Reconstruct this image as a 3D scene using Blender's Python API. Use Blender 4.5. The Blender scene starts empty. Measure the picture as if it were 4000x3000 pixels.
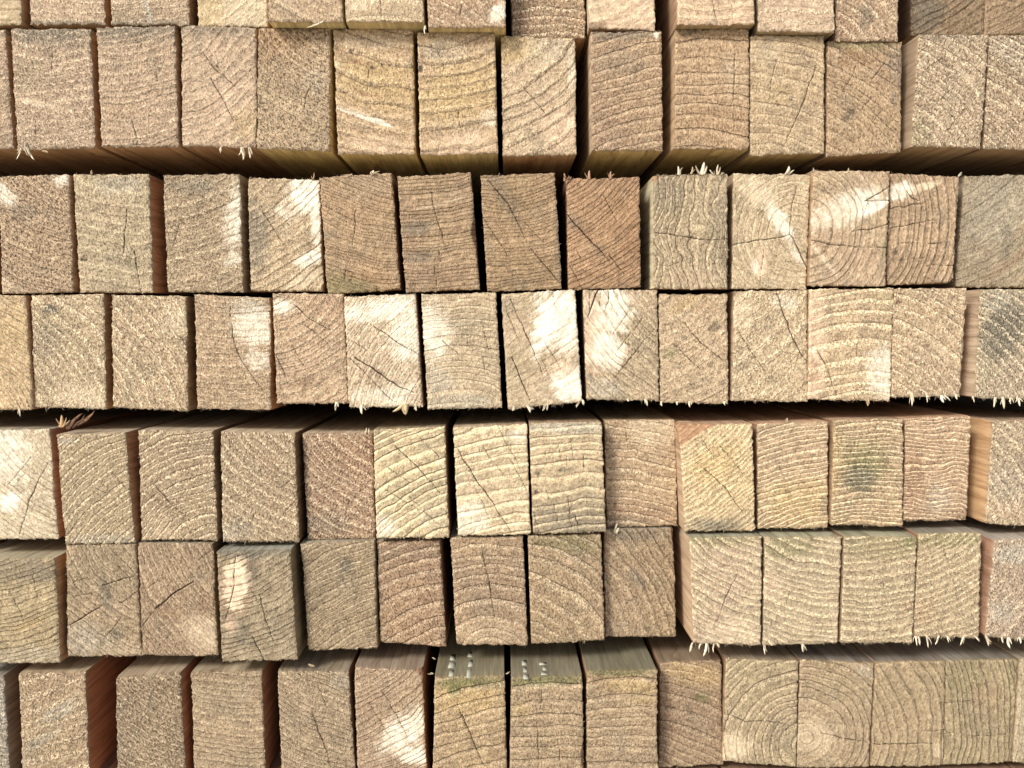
import bpy, math, random
import numpy as np
from mathutils import Vector, Euler

# ------------------------------------------------------------------ camera, world, sun, exposure
S = bpy.context.scene
FPX = 2910.0                      # focal length in pixels of the 4000 px wide frame
DIST = 0.37                       # metres from lens to the ends of the battens
CAM_Z = 0.262
cam_d = bpy.data.cameras.new("camera"); cam = bpy.data.objects.new("camera", cam_d)
S.collection.objects.link(cam); S.camera = cam
cam.location = (0, -DIST, CAM_Z)
cam.rotation_euler = Euler((math.radians(90 - 4.1), 0, math.radians(-0.8)), 'XYZ')
cam_d.sensor_width = 36.0; cam_d.lens = 36.0 * FPX / 4000.0
cam_d.clip_start = 0.01; cam_d.clip_end = 200.0
ROT = cam.rotation_euler.to_matrix()

SUN_EL, SUN_AZ = 36.0, 222.0       # light from above and behind the camera, a little to the left
w = bpy.data.worlds.new("World"); S.world = w; w.use_nodes = True
nt = w.node_tree; nt.nodes.clear()
sky = nt.nodes.new('ShaderNodeTexSky'); sky.sky_type = 'NISHITA'; sky.sun_disc = False
sky.sun_elevation = math.radians(SUN_EL); sky.sun_rotation = math.radians(SUN_AZ)
sky.air_density = 1.0; sky.dust_density = 4.0; sky.ozone_density = 1.0
bg = nt.nodes.new('ShaderNodeBackground'); bg.inputs[1].default_value = 0.12
wo = nt.nodes.new('ShaderNodeOutputWorld')
nt.links.new(sky.outputs[0], bg.inputs[0]); nt.links.new(bg.outputs[0], wo.inputs[0])
sd = bpy.data.lights.new("sun", 'SUN'); sun = bpy.data.objects.new("sun", sd); S.collection.objects.link(sun)
sd.energy = 2.6; sd.angle = math.radians(13); sd.color = (1.0, 0.965, 0.92)
# azimuth measured from +Y clockwise: direction towards the sun
_a = math.radians(SUN_AZ); _e = math.radians(SUN_EL)
to_sun = Vector((math.sin(_a) * math.cos(_e), math.cos(_a) * math.cos(_e), math.sin(_e)))
sun.rotation_euler = to_sun.to_track_quat('Z', 'Y').to_euler()
sun.location = to_sun * 5
S.view_settings.view_transform = 'Standard'
try: S.view_settings.look = 'None'
except Exception: pass
S.view_settings.exposure = 0.50; S.view_settings.gamma = 1.0
S.view_settings.use_curve_mapping = False
S.cycles.use_denoising = True
S.render.filter_size = 1.0
S.cycles.max_bounces = 6; S.cycles.diffuse_bounces = 5

# ------------------------------------------------------------------ helpers
def P(px, py, y=0.0):
    """a point of the plane Y = y seen along the ray of photo pixel (px, py)"""
    d = ROT @ Vector(((px - 2000) / FPX, -(py - 1500) / FPX, -1.0))
    t = (y + DIST) / d.y
    return cam.location + d * t

def lin(c, ds=0.2):
    c = np.asarray(c, float) / 255.0
    l = np.where(c <= 0.04045, c / 12.92, ((c + 0.055) / 1.055) ** 2.4)
    m = (l * np.array((0.25, 0.6, 0.15))).sum(-1, keepdims=True)
    return (l * (1 - ds) + m * ds) * np.array((1.0, 1.02, 0.97))

_tab = {}
def vnoise(x, y, seed):
    """smooth value noise, about -1..1, lattice cell = 1"""
    if seed not in _tab:
        _tab[seed] = np.random.RandomState(seed).uniform(-1, 1, (256, 256))
    T = _tab[seed]
    xi = np.floor(x).astype(int); yi = np.floor(y).astype(int)
    fx = x - xi; fy = y - yi
    fx = fx * fx * (3 - 2 * fx); fy = fy * fy * (3 - 2 * fy)
    a = T[xi & 255, yi & 255]; b = T[(xi + 1) & 255, yi & 255]
    c = T[xi & 255, (yi + 1) & 255]; d = T[(xi + 1) & 255, (yi + 1) & 255]
    return (a * (1 - fx) + b * fx) * (1 - fy) + (c * (1 - fx) + d * fx) * fy
def sstep(a, b, x):
    t = np.clip((x - a) / (b - a), 0, 1); return t * t * (3 - 2 * t)

def new_mesh(name, verts, quads, attrs=None, colors=None, ngon=None, smooth=True, tris=None):
    me = bpy.data.meshes.new(name)
    verts = np.asarray(verts, np.float32)
    me.vertices.add(len(verts)); me.vertices.foreach_set('co', verts.ravel())
    quads = np.asarray(quads, np.int32).reshape(-1, 4)
    loops = quads.ravel(); starts = np.arange(0, len(loops), 4, dtype=np.int32)
    if tris is not None and len(tris):
        tris = np.asarray(tris, np.int32)
        starts = np.concatenate([starts, len(loops) + np.arange(0, tris.size, 3, dtype=np.int32)])
        loops = np.concatenate([loops, tris.ravel()])
    if ngon is not None:
        starts = np.append(starts, len(loops)).astype(np.int32)
        loops = np.concatenate([loops, np.asarray(ngon, np.int32)])
    me.loops.add(len(loops)); me.loops.foreach_set('vertex_index', loops.astype(np.int32))
    me.polygons.add(len(starts)); me.polygons.foreach_set('loop_start', starts.astype(np.int32))
    for k, v in (attrs or {}).items():
        a = me.attributes.new(k, 'FLOAT', 'POINT'); a.data.foreach_set('value', np.asarray(v, np.float32).ravel())
    for k, v in (colors or {}).items():
        a = me.attributes.new(k, 'FLOAT_COLOR', 'POINT')
        v = np.asarray(v, np.float32); 
        if v.shape[1] == 3: v = np.concatenate([v, np.ones((len(v), 1), np.float32)], 1)
        a.data.foreach_set('color', v.ravel())
    me.update(calc_edges=True); me.validate()
    if smooth: me.polygons.foreach_set('use_smooth', np.ones(len(me.polygons), bool))
    return me

# ------------------------------------------------------------------ materials
class NT:
    def __init__(s, name):
        s.m = bpy.data.materials.new(name); s.m.use_nodes = True
        s.t = s.m.node_tree; s.t.nodes.clear()
    def n(s, typ, **kw):
        nd = s.t.nodes.new(typ)
        for k, v in kw.items(): setattr(nd, k, v)
        return nd
    def put(s, sock, v):
        if v is None: return
        if hasattr(v, 'is_output') or isinstance(v, bpy.types.NodeSocket): s.t.links.new(v, sock)
        else: sock.default_value = v
    def math(s, op, a, b=None, c=None, clamp=False):
        nd = s.n('ShaderNodeMath', operation=op, use_clamp=clamp)
        s.put(nd.inputs[0], a); s.put(nd.inputs[1], b); s.put(nd.inputs[2], c)
        return nd.outputs[0]
    def vmath(s, op, a, b=None, scale=None):
        nd = s.n('ShaderNodeVectorMath', operation=op)
        s.put(nd.inputs[0], a); s.put(nd.inputs[1], b)
        if scale is not None: s.put(nd.inputs['Scale'], scale)
        return nd.outputs[0]
    def ramp(s, v, a, b, lo=0.0, hi=1.0):
        nd = s.n('ShaderNodeMapRange', interpolation_type='SMOOTHSTEP')
        s.put(nd.inputs[0], v); s.put(nd.inputs[1], a); s.put(nd.inputs[2], b); s.put(nd.inputs[3], lo); s.put(nd.inputs[4], hi)
        return nd.outputs[0]
    def mix(s, f, a, b, mode='MIX'):
        nd = s.n('ShaderNodeMix', data_type='RGBA', blend_type=mode)
        s.put(nd.inputs[0], f); s.put(nd.inputs[6], a); s.put(nd.inputs[7], b)
        return nd.outputs[2]
    def noise(s, vec, scale, detail=2.0, rough=0.5, dist=0.0):
        nd = s.n('ShaderNodeTexNoise'); s.put(nd.inputs['Vector'], vec); nd.inputs['Scale'].default_value = scale
        nd.inputs['Detail'].default_value = detail; nd.inputs['Roughness'].default_value = rough
        nd.inputs['Distortion'].default_value = dist
        return nd.outputs[0]
    def attr(s, name, typ='GEOMETRY', out='Fac'):
        nd = s.n('ShaderNodeAttribute', attribute_type=typ); nd.attribute_name = name
        return nd.outputs[out]

def mat_end():
    k = NT("end_grain_wood")
    tint = k.attr('tint', out='Color'); surf = k.n('ShaderNodeSeparateColor')
    k.put(surf.inputs[0], k.attr('surf', out='Color'))
    spk, con, pit = surf.outputs[0], surf.outputs[1], surf.outputs[2]
    ring = k.attr('ring'); ang = k.attr('ang'); crack = k.attr('crack')
    tc = k.n('ShaderNodeTexCoord').outputs['Object']
    mm = k.vmath('SCALE', tc, scale=1000.0)
    rnd = k.n('ShaderNodeObjectInfo').outputs['Random']
    off = k.vmath('SCALE', k.n('ShaderNodeCombineXYZ').outputs[0], scale=1.0)
    cx = k.n('ShaderNodeCombineXYZ'); k.put(cx.inputs[0], k.math('MULTIPLY', rnd, 371.0)); k.put(cx.inputs[2], k.math('MULTIPLY', rnd, 913.0))
    pos = k.vmath('ADD', mm, cx.outputs[0])
    rot = k.n('ShaderNodeVectorRotate', rotation_type='Y_AXIS'); k.put(rot.inputs['Vector'], pos)
    k.put(rot.inputs['Angle'], k.attr('saw', 'OBJECT'))
    rp = rot.outputs[0]
    el = k.vmath('MULTIPLY', rp, (1.0, 0.3, 0.55))
    # growth rings
    rw = k.math('ADD', ring, k.math('MULTIPLY', k.math('SUBTRACT', k.noise(pos, 0.6, 3), 0.5), 0.16))
    fr = k.math('FRACT', rw); fl = k.math('FLOOR', rw)
    wn = k.n('ShaderNodeTexWhiteNoise', noise_dimensions='1D'); k.put(wn.inputs['W'], k.math('ADD', fl, k.math('MULTIPLY', rnd, 50)))
    var = k.math('MULTIPLY_ADD', wn.outputs[0], 0.85, 0.4)
    line = k.math('POWER', fr, k.math('MULTIPLY', k.attr('sharp', 'OBJECT'), 0.8))
    edge = k.ramp(fr, 0.0, 0.07, 1.0, 0.0)
    line = k.math('MAXIMUM', line, edge)
    brk = k.ramp(k.noise(pos, 0.35, 3), 0.32, 0.6, 0.62, 1.0)
    L = k.math('MULTIPLY', k.math('MULTIPLY', line, var), k.math('MULTIPLY', brk, k.math('MULTIPLY', con, 1.75)))
    # medullary rays
    cr = k.n('ShaderNodeCombineXYZ'); k.put(cr.inputs[0], k.math('MULTIPLY', ring, 0.55)); k.put(cr.inputs[1], k.math('MULTIPLY', ang, 1.5)); k.put(cr.inputs[2], k.math('MULTIPLY', rnd, 77.0))
    ray = k.noise(cr.outputs[0], 1.0, 2)
    rayd = k.ramp(ray, 0.60, 0.72)
    pc = k.n('ShaderNodeCombineXYZ'); k.put(pc.inputs[0], k.math('MULTIPLY', ring, k.attr('sp', 'OBJECT'))); k.put(pc.inputs[1], k.math('MULTIPLY', ang, 0.42)); k.put(pc.inputs[2], k.math('MULTIPLY', rnd, 133.0))
    pol = pc.outputs[0]
    mott = k.noise(pos, 0.16, 4, 0.6); mott2 = k.noise(pol, 0.9, 3, 0.65)
    flk = k.math('MULTIPLY_ADD', k.math('SUBTRACT', k.ramp(fr, 0.35, 0.8), 0.5), 0.15, k.math('ADD', k.math('MULTIPLY', k.noise(el, 1.45, 1.5, 0.6), 0.62), k.math('MULTIPLY', k.noise(pol, 1.3, 1.5, 0.6), 0.38))); flk2 = k.noise(el, 2.3, 1.0, 0.5)
    fleck = k.ramp(flk, 0.545, 0.60); fleck2 = k.ramp(flk2, 0.60, 0.70)
    pn = k.noise(k.vmath('MULTIPLY', rp, (1.0, 0.3, 0.6)), 1.1, 2.0, 0.6); pn = k.math('MULTIPLY_ADD', k.math('SUBTRACT', 0.5, k.ramp(fr, 0.4, 0.8)), 0.07, pn); pitf = k.ramp(pn, 0.55, 0.66)
    pitf2 = k.ramp(k.noise(el, 1.7, 1.5), 0.54, 0.64)
    # colour
    c = k.mix(k.ramp(mott, 0.3, 0.7), k.vmath('MULTIPLY', tint, (0.84, 0.82, 0.80)), k.vmath('MULTIPLY', tint, (1.15, 1.15, 1.15)))
    c = k.mix(k.ramp(mott2, 0.35, 0.65), k.vmath('MULTIPLY', c, (0.80, 0.78, 0.76)), k.vmath('MULTIPLY', c, (1.18, 1.18, 1.18)))
    hb = k.math('MULTIPLY', k.ramp(fr, 0.45, 0.75), k.ramp(fr, 0.78, 0.93, 1.0, 0.0)); hb = k.math('MULTIPLY', hb, k.math('MULTIPLY', k.math('ABSOLUTE', con), 0.9, clamp=True))
    c = k.mix(hb, c, k.vmath('MULTIPLY', c, (1.17, 1.165, 1.14)))  # light band beside each ring line paints the lit flank of its relief
    dk = k.vmath('MULTIPLY', c, (0.36, 0.31, 0.25)); dark = k.math('ADD', k.math('MAXIMUM', L, 0.0), k.math('MULTIPLY', k.ramp(fr, 0.0, 0.16, 1.0, 0.0), k.math('MULTIPLY', k.math('MAXIMUM', k.math('MULTIPLY', con, -1.0), 0.0), k.math('MULTIPLY', var, 1.1))))
    c = k.mix(k.math('MINIMUM', dark, 0.9), c, dk)
    lt = k.vmath('MULTIPLY', c, (1.28, 1.26, 1.22)); c = k.mix(k.math('MINIMUM', k.math('MAXIMUM', k.math('MULTIPLY', L, -1.0), 0.0), 0.9), c, lt)  # negative contrast paints ridges lighter, as lit raised fuzz
    c = k.mix(k.math('MULTIPLY', rayd, 0.3), c, k.vmath('MULTIPLY', c, (0.55, 0.5, 0.45)))
    c = k.mix(k.math('MULTIPLY', k.math('MULTIPLY', pitf, pit), 0.95), c, k.vmath('MULTIPLY', c, (0.34, 0.29, 0.25)))
    c = k.mix(k.math('MULTIPLY', k.math('MULTIPLY', pitf2, pit), 0.8), c, k.vmath('MULTIPLY', c, (0.45, 0.40, 0.36)))
    pale = k.vmath('ADD', k.vmath('MULTIPLY', c, (1.0, 0.98, 0.92)), (0.40, 0.345, 0.25))
    c = k.mix(k.math('MULTIPLY', fleck, spk), c, pale)
    c = k.mix(k.math('MULTIPLY', k.math('MULTIPLY', fleck2, spk), 0.55), c, pale)
    ck = k.ramp(crack, -0.08, 0.20, 0.93, 0.0)
    c = k.mix(ck, c, (0.035, 0.022, 0.014, 1))
    # relief
    h = k.math('MULTIPLY', k.noise(el, 1.3, 3, 0.7), 0.34)
    h = k.math('ADD', h, k.math('MULTIPLY', k.noise(pos, 3.5, 1, 0.6), 0.10))
    h = k.math('ADD', h, k.math('MULTIPLY', k.math('MULTIPLY', fleck, spk), 0.26))
    h = k.math('SUBTRACT', h, k.math('MULTIPLY', k.math('MULTIPLY', pitf, pit), 0.42))
    h = k.math('SUBTRACT', h, k.math('MULTIPLY', dark, 0.34)); h = k.math('ADD', h, k.math('MULTIPLY', hb, 0.12))
    h = k.math('SUBTRACT', h, k.math('MULTIPLY', ck, 0.5))
    b = k.n('ShaderNodeBump'); k.put(b.inputs['Height'], h); b.inputs['Distance'].default_value = 0.001; b.inputs['Strength'].default_value = 1.0; b.inputs['Distance'].default_value = 0.0013
    p = k.n('ShaderNodeBsdfPrincipled'); k.put(p.inputs['Base Color'], c); p.inputs['Roughness'].default_value = 0.72
    k.put(p.inputs['Roughness'], k.attr('rough'))
    p.inputs['Specular IOR Level'].default_value = 0.3
    k.put(p.inputs['Normal'], b.outputs[0])
    o = k.n('ShaderNodeOutputMaterial'); k.put(o.inputs[0], p.outputs[0])
    return k.m

def mat_long():
    k = NT("long_grain_wood")
    tint = k.attr('tint', out='Color'); ring = k.attr('ring')
    tc = k.n('ShaderNodeTexCoord').outputs['Object']
    mm = k.vmath('SCALE', tc, scale=1000.0)
    rnd = k.n('ShaderNodeObjectInfo').outputs['Random']
    cx = k.n('ShaderNodeCombineXYZ'); k.put(cx.inputs[0], k.math('MULTIPLY', rnd, 371.0)); k.put(cx.inputs[2], k.math('MULTIPLY', rnd, 913.0))
    pos = k.vmath('ADD', mm, cx.outputs[0])
    st = k.vmath('MULTIPLY', pos, (1.0, 0.06, 1.0))
    g1 = k.noise(st, 1.3, 3, 0.6); g2 = k.noise(st, 0.28, 3, 0.6); fz = k.noise(k.vmath('MULTIPLY', pos, (1, 0.3, 1)), 2.2, 2, 0.6)
    fr = k.math('FRACT', k.math('ADD', ring, k.math('MULTIPLY', k.math('SUBTRACT', k.noise(pos, 0.08, 2), 0.5), 0.6)))
    L = k.math('MULTIPLY', k.math('POWER', fr, 7.0), 0.55)
    c = k.mix(k.ramp(g2, 0.3, 0.7), k.vmath('MULTIPLY', tint, (0.80, 0.76, 0.72)), k.vmath('MULTIPLY', tint, (1.15, 1.15, 1.15)))
    c = k.mix(k.ramp(g1, 0.35, 0.68, 0.0, 0.55), c, k.vmath('MULTIPLY', c, (0.68, 0.62, 0.56)))
    c = k.mix(L, c, k.vmath('MULTIPLY', c, (0.45, 0.36, 0.30)))
    h = k.math('ADD', k.math('MULTIPLY', g1, 0.25), k.math('MULTIPLY', fz, 0.12))
    b = k.n('ShaderNodeBump'); k.put(b.inputs['Height'], h); b.inputs['Distance'].default_value = 0.001; b.inputs['Strength'].default_value = 0.6
    p = k.n('ShaderNodeBsdfPrincipled'); k.put(p.inputs['Base Color'], c); p.inputs['Roughness'].default_value = 0.85
    p.inputs['Specular IOR Level'].default_value = 0.15; k.put(p.inputs['Normal'], b.outputs[0])
    o = k.n('ShaderNodeOutputMaterial'); k.put(o.inputs[0], p.outputs[0])
    return k.m

def mat_splinter():
    k = NT("torn_fibre_wood")
    tint = k.attr('tint', out='Color'); tc = k.n('ShaderNodeTexCoord').outputs['Object']
    g = k.noise(k.vmath('SCALE', tc, scale=1000.0), 1.4, 2)
    c = k.mix(g, k.vmath('MULTIPLY', tint, (0.75, 0.70, 0.64)), k.vmath('MULTIPLY', tint, (1.15, 1.15, 1.15)))
    p = k.n('ShaderNodeBsdfPrincipled'); k.put(p.inputs['Base Color'], c); p.inputs['Roughness'].default_value = 0.7
    p.inputs['Specular IOR Level'].default_value = 0.25
    o = k.n('ShaderNodeOutputMaterial'); k.put(o.inputs[0], p.outputs[0])
    return k.m

def mat_ground():
    k = NT("bounce_ground")
    tc = k.n('ShaderNodeTexCoord').outputs['Object']
    a = k.noise(tc, 3.0, 6, 0.6); b_ = k.noise(tc, 160.0, 3, 0.6)
    c = k.mix(a, (0.46, 0.44, 0.40, 1), (0.60, 0.57, 0.52, 1)); c = k.mix(k.ramp(b_, 0.4, 0.7, 0, 0.5), c, (0.20, 0.19, 0.18, 1))
    bp = k.n('ShaderNodeBump'); k.put(bp.inputs['Height'], b_); bp.inputs['Distance'].default_value = 0.003
    p = k.n('ShaderNodeBsdfPrincipled'); k.put(p.inputs['Base Color'], c); p.inputs['Roughness'].default_value = 0.9; k.put(p.inputs['Normal'], bp.outputs[0])
    o = k.n('ShaderNodeOutputMaterial'); k.put(o.inputs[0], p.outputs[0])
    return k.m
M_END, M_LONG, M_SPL, M_GND = mat_end(), mat_long(), mat_splinter(), mat_ground()

# ------------------------------------------------------------------ unseen ground under the stack, added to bounce light upward
v = [(-12, -14, 0), (12, -14, 0), (12, 10, 0), (-12, 10, 0)]
gm = new_mesh("ground", v, [[0, 1, 2, 3]]); gm.materials.append(M_GND)
g = bpy.data.objects.new("ground", gm); S.collection.objects.link(g); g['kind'] = 'structure'

# ------------------------------------------------------------------ battens
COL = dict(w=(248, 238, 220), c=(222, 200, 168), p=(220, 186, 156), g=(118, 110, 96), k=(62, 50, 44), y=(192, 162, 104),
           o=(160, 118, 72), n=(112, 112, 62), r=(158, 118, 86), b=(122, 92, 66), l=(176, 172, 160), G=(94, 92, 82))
SMOOTH = set('wcp')
# fringe strength at the bottom edge / top edge of each row
FR_BOT = dict(Z=0.1, A=0.5, B=0.7, C=0.2, D=1.3, E=0.9, F=0.6, G=0.2, H=0.1)
FR_TOP = dict(Z=0.1, A=0.1, B=0.4, C=0.8, D=0.4, E=0.25, F=0.35, G=0.3, H=0.1)
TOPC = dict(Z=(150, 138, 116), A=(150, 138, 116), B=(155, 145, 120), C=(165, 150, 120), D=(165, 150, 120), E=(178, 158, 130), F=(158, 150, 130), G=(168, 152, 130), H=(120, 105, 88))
GROUP = "treated softwood battens stacked with their sawn ends facing out"

def tapered(vs, qs, ts, cols, base, tip, wid, col, flat=0.45):
    """a torn sliver: four-sided, tapering, slightly bent"""
    base = Vector(base); tip = Vector(tip); ax = (tip - base)
    if ax.length < 1e-6: return
    n = ax.normalized(); sd_ = n.cross(Vector((0, 1, 0)))
    if sd_.length < 0.05: sd_ = Vector((1, 0, 0))
    sd_.normalize(); up = n.cross(sd_).normalized()
    bend = (sd_ * random.uniform(-1, 1) + up * random.uniform(-1, 1)) * ax.length * 0.12
    i0 = len(vs)
    for t, wf in ((0, 1.0), (0.45, 0.85), (0.8, 0.5)):
        c = base + ax * t + bend * (4 * t * (1 - t))
        for a, b in ((1, 0), (0, flat), (-1, 0), (0, -flat)):
            q = c + sd_ * (a * wid * 0.5 * wf) + up * (b * wid * 0.5 * wf); vs.append(tuple(q)); cols.append(col)
    vs.append(tuple(tip)); cols.append(col)
    for s in range(2):
        for j in range(4):
            a = i0 + s * 4 + j; b = i0 + s * 4 + (j + 1) % 4
            qs.append([a, b, b + 4, a + 4])
    for j in range(4): ts.append([i0 + 8 + j, i0 + 8 + (j + 1) % 4, i0 + 12])

BOARDS = {}
def batten(key, quad, dep, col, pith, sp, con=0.45, sharp=4.0, spk=0.5, pit=0.5, blot=(), cracks=(), label='',
           nchk=3, cut=(), rgh=1.0, side=(168, 122, 82), warp=1.0, top=None, left=None, fb=None, ft=None):
    seed = (ord(key[0]) * 131 + int(key[1:]) * 17) % 9973
    rs = np.random.RandomState(seed); random.seed(seed)
    row = key[0]; low = row in 'HZ' or key[1:] in ('94', '95', '96', '97', '98', '99')
    dep = (dep + rs.uniform(-0.8, 0.8)) / 1000.0
    q = [P(quad[2 * i], quad[2 * i + 1], -dep) for i in range(4)]      # TL TR BR BL
    q = np.array([[a.x, a.z] for a in q]) * 1000.0                     # mm
    W = (np.linalg.norm(q[1] - q[0]) + np.linalg.norm(q[2] - q[3])) / 2
    H = (np.linalg.norm(q[3] - q[0]) + np.linalg.norm(q[2] - q[1])) / 2
    step = 1.5 if low else 0.42
    nu = int(W / step); nv = int(H / step)
    u, v = np.meshgrid(np.linspace(0, 1, nu + 1), np.linspace(0, 1, nv + 1))
    def place(u, v):
        return ((1 - u) * (1 - v))[..., None] * q[0] + (u * (1 - v))[..., None] * q[1] + (u * v)[..., None] * q[2] + ((1 - u) * v)[..., None] * q[3]
    XY = place(u, v); X, Z = XY[..., 0].copy(), XY[..., 1].copy()
    def rag(a, s):
        return vnoise(a / 0.7, a * 0 + s, seed + 1) * 0.24 + vnoise(a / 1.9, a * 0 + s + 9, seed + 2) * 0.32 + vnoise(a / 9.0, a * 0 + s + 5, seed + 3) * 0.22
    # distances in mm to the four edges
    eL, eR, eT, eB = u * W, (1 - u) * W, v * H, (1 - v) * H
    X += (rag(Z, 1) - 0.1) * np.exp(-eL / 0.8) * -1 * 0.8 + (rag(Z, 30) - 0.1) * np.exp(-eR / 0.8) * 0.8
    Z += (rag(X, 60) - 0.1) * np.exp(-eT / 0.8) - (rag(X, 90)) * np.exp(-eB / 0.8) * 1.1
    # ring field
    lx, lz = u * W, -v * H                                             # local mm
    pu, pv = pith[0] * W, -pith[1] * H
    def ringf(lx, lz):
        dx, dz = lx - pu, lz - pv
        r = np.sqrt(dx * dx + dz * dz)
        wv = vnoise(lx / 14.0, lz / 14.0, seed + 4) * 1.3 * warp + vnoise(lx / 5.0, lz / 5.0, seed + 5) * 0.4 * warp
        ph = (r + wv) / sp
        return ph + 0.35 * np.sin(ph * 0.9 + seed) , dx, dz, r
    ring, dx, dz, r = ringf(lx, lz)
    r0 = max(np.mean(r), 3.0)
    cdx, cdz = 0.5 * W - pu, -0.5 * H - pv; cl = math.hypot(cdx, cdz) + 1e-6; cdx /= cl; cdz /= cl
    ang = np.arctan2(dz * cdx - dx * cdz, dx * cdx + dz * cdz) * r0
    # colour
    if not low: col = tuple(np.minimum(np.array(col) * 0.68 + np.array((180, 156, 124)) * 0.32, (202, 182, 153)) * (0.95 if row in 'FG' else 1.0))
    base = lin(col); alt = lin(np.array(col) * rs.uniform(0.88, 1.0) + rs.uniform(-3, 3, 3))
    m1 = vnoise(lx / 16.0, lz / 16.0, seed + 6) * 0.5 + 0.5; m1 = sstep(0.25, 0.8, m1)[..., None]
    T = base * (1 - m1 * 0.6) + alt * m1 * 0.6
    grey = lin((128, 120, 104)); m2 = sstep(0.25, 0.9, vnoise(lx / 9.0, lz / 9.0, seed + 7) * 0.6 + vnoise(lx / 3.0, lz / 3.0, seed + 8) * 0.3 + 0.15)[..., None]
    T = T * (1 - 0.30 * m2) + grey * 0.30 * m2
    spk_f = np.full(u.shape, spk); con_f = np.full(u.shape, math.copysign(abs(con) * 0.8 + 0.16, con)); pit_f = np.full(u.shape, pit); rgf = np.full(u.shape, 0.74); sm = np.zeros(u.shape)
    wn = vnoise(lx / 4.0, lz / 4.0, seed + 10) * 0.28 + vnoise(lx / 1.2, lz / 1.2, seed + 11) * 0.16
    frq = ring - np.floor(ring); wn = wn * 0.65 + 0.34 * (frq - 0.5)
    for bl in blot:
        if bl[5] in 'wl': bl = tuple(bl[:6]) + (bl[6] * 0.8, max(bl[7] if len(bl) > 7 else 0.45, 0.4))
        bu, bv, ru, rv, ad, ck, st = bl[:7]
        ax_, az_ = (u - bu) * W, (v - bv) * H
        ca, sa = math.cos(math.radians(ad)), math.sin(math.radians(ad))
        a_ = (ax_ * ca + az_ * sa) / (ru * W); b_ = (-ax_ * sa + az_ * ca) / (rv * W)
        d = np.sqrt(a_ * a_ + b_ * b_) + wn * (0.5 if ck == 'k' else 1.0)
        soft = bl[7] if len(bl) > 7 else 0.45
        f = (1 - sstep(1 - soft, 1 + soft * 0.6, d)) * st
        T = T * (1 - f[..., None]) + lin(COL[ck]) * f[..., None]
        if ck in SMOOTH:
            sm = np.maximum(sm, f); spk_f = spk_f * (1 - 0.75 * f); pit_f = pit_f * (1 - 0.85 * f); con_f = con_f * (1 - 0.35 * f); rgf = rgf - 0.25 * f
    # cracks: polylines given in (u, v)
    C = np.full(u.shape, 3.0)
    def seg(p0, p1, w0, w1):
        nonlocal C
        ax0, az0 = p0[0] * W, -p0[1] * H; ax1, az1 = p1[0] * W, -p1[1] * H
        ddx, ddz = ax1 - ax0, az1 - az0; L2 = ddx * ddx + ddz * ddz + 1e-9
        t = np.clip(((lx - ax0) * ddx + (lz - az0) * ddz) / L2, 0, 1)
        jit = vnoise(lx / 1.3 + 40, lz / 1.3, seed + 12) * 0.16 + vnoise(lx / 4 + 40, lz / 4, seed + 13) * 0.4
        dd = np.abs(((lx - ax0) * ddz - (lz - az0) * ddx) / math.sqrt(L2) + jit)
        along = np.maximum(np.hypot(lx - (ax0 + t * ddx), lz - (az0 + t * ddz)) - np.abs(((lx - ax0) * ddz - (lz - az0) * ddx) / math.sqrt(L2)), 0)
        C = np.minimum(C, np.hypot(dd, along * 1.5) - (w0 + (w1 - w0) * t) * 0.75)
    for c_ in cracks:
        pts = c_[1:]; wd = c_[0]
        for i in range(len(pts) - 1):
            a_, b_ = i / (len(pts) - 1), (i + 1) / (len(pts) - 1)
            seg(pts[i], pts[i + 1], wd * (0.35 + 0.65 * math.sin(math.pi * min(a_ + 0.15, 1))), wd * (0.35 + 0.65 * math.sin(math.pi * min(b_ + .1, 1))))
    if not low:
        for i in range(nchk):
            cu, cv = rs.uniform(0.08, 0.92), rs.uniform(0.08, 0.92)
            ddx, ddz = cu * W - pu, -cv * H - pv; ln = math.hypot(ddx, ddz) + 1e-6
            hl = rs.uniform(1.5, 5.5); ex, ez = ddx / ln * hl, ddz / ln * hl
            seg((cu - ex / W, cv + ez / H), (cu + ex / W, cv - ez / H), rs.uniform(-0.12, 0.03), -0.1)
    # relief, mm towards the viewer
    fr = ring - np.floor(ring)
    rough_k = (1 - 0.75 * sm) * rgh
    h = (0.16 * sstep(0.3, 0.75, fr) * (1 - sstep(0.8, 1.0, fr)) - np.sign(con) * 0.06 * fr ** 4) * min(abs(con) * 2, 1)
    h += rough_k * (vnoise(lx / 0.75, lz / 1.1, seed + 14) * 0.11 + vnoise(lx / 1.7, lz / 2.2, seed + 15) * 0.11 + vnoise(lx / 6, lz / 6, seed + 16) * 0.15)
    sa = rs.uniform(-0.6, 0.6) + 1.4
    h += 0.05 * vnoise((lx * math.cos(sa) + lz * math.sin(sa)) / 1.1, (lx * math.sin(sa) - lz * math.cos(sa)) / 12.0, seed + 17)
    h -= 0.6 * (1 - sstep(-0.08, 0.22, C))
    ed = np.minimum(np.minimum(eL, eR), np.minimum(eT, eB))
    h -= 0.45 * np.exp(-ed / 0.35) * (1 + 0.6 * vnoise(lx / 1.5, lz / 1.5, seed + 18))
    for (cu_, cv_, du, dv, deep) in cut:                                # a broken or cut-off corner
        s_ = np.abs(u - cu_) / du + np.abs(v - cv_) / dv
        f = np.clip(1 - s_ + 0.05 * vnoise(lx / 2, lz / 2, seed + 19), 0, 1)
        h -= deep * f; fm = sstep(0.0, 0.06, f)[..., None]
        T = T * (1 - fm) + lin((150, 112, 80)) * fm
        spk_f = spk_f * (1 - 0.8 * fm[..., 0]); pit_f = pit_f * (1 - 0.8 * fm[..., 0])
    Y = -dep * 1000 - h
    V = np.stack([X, Y, Z], -1).reshape(-1, 3) / 1000.0
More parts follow.
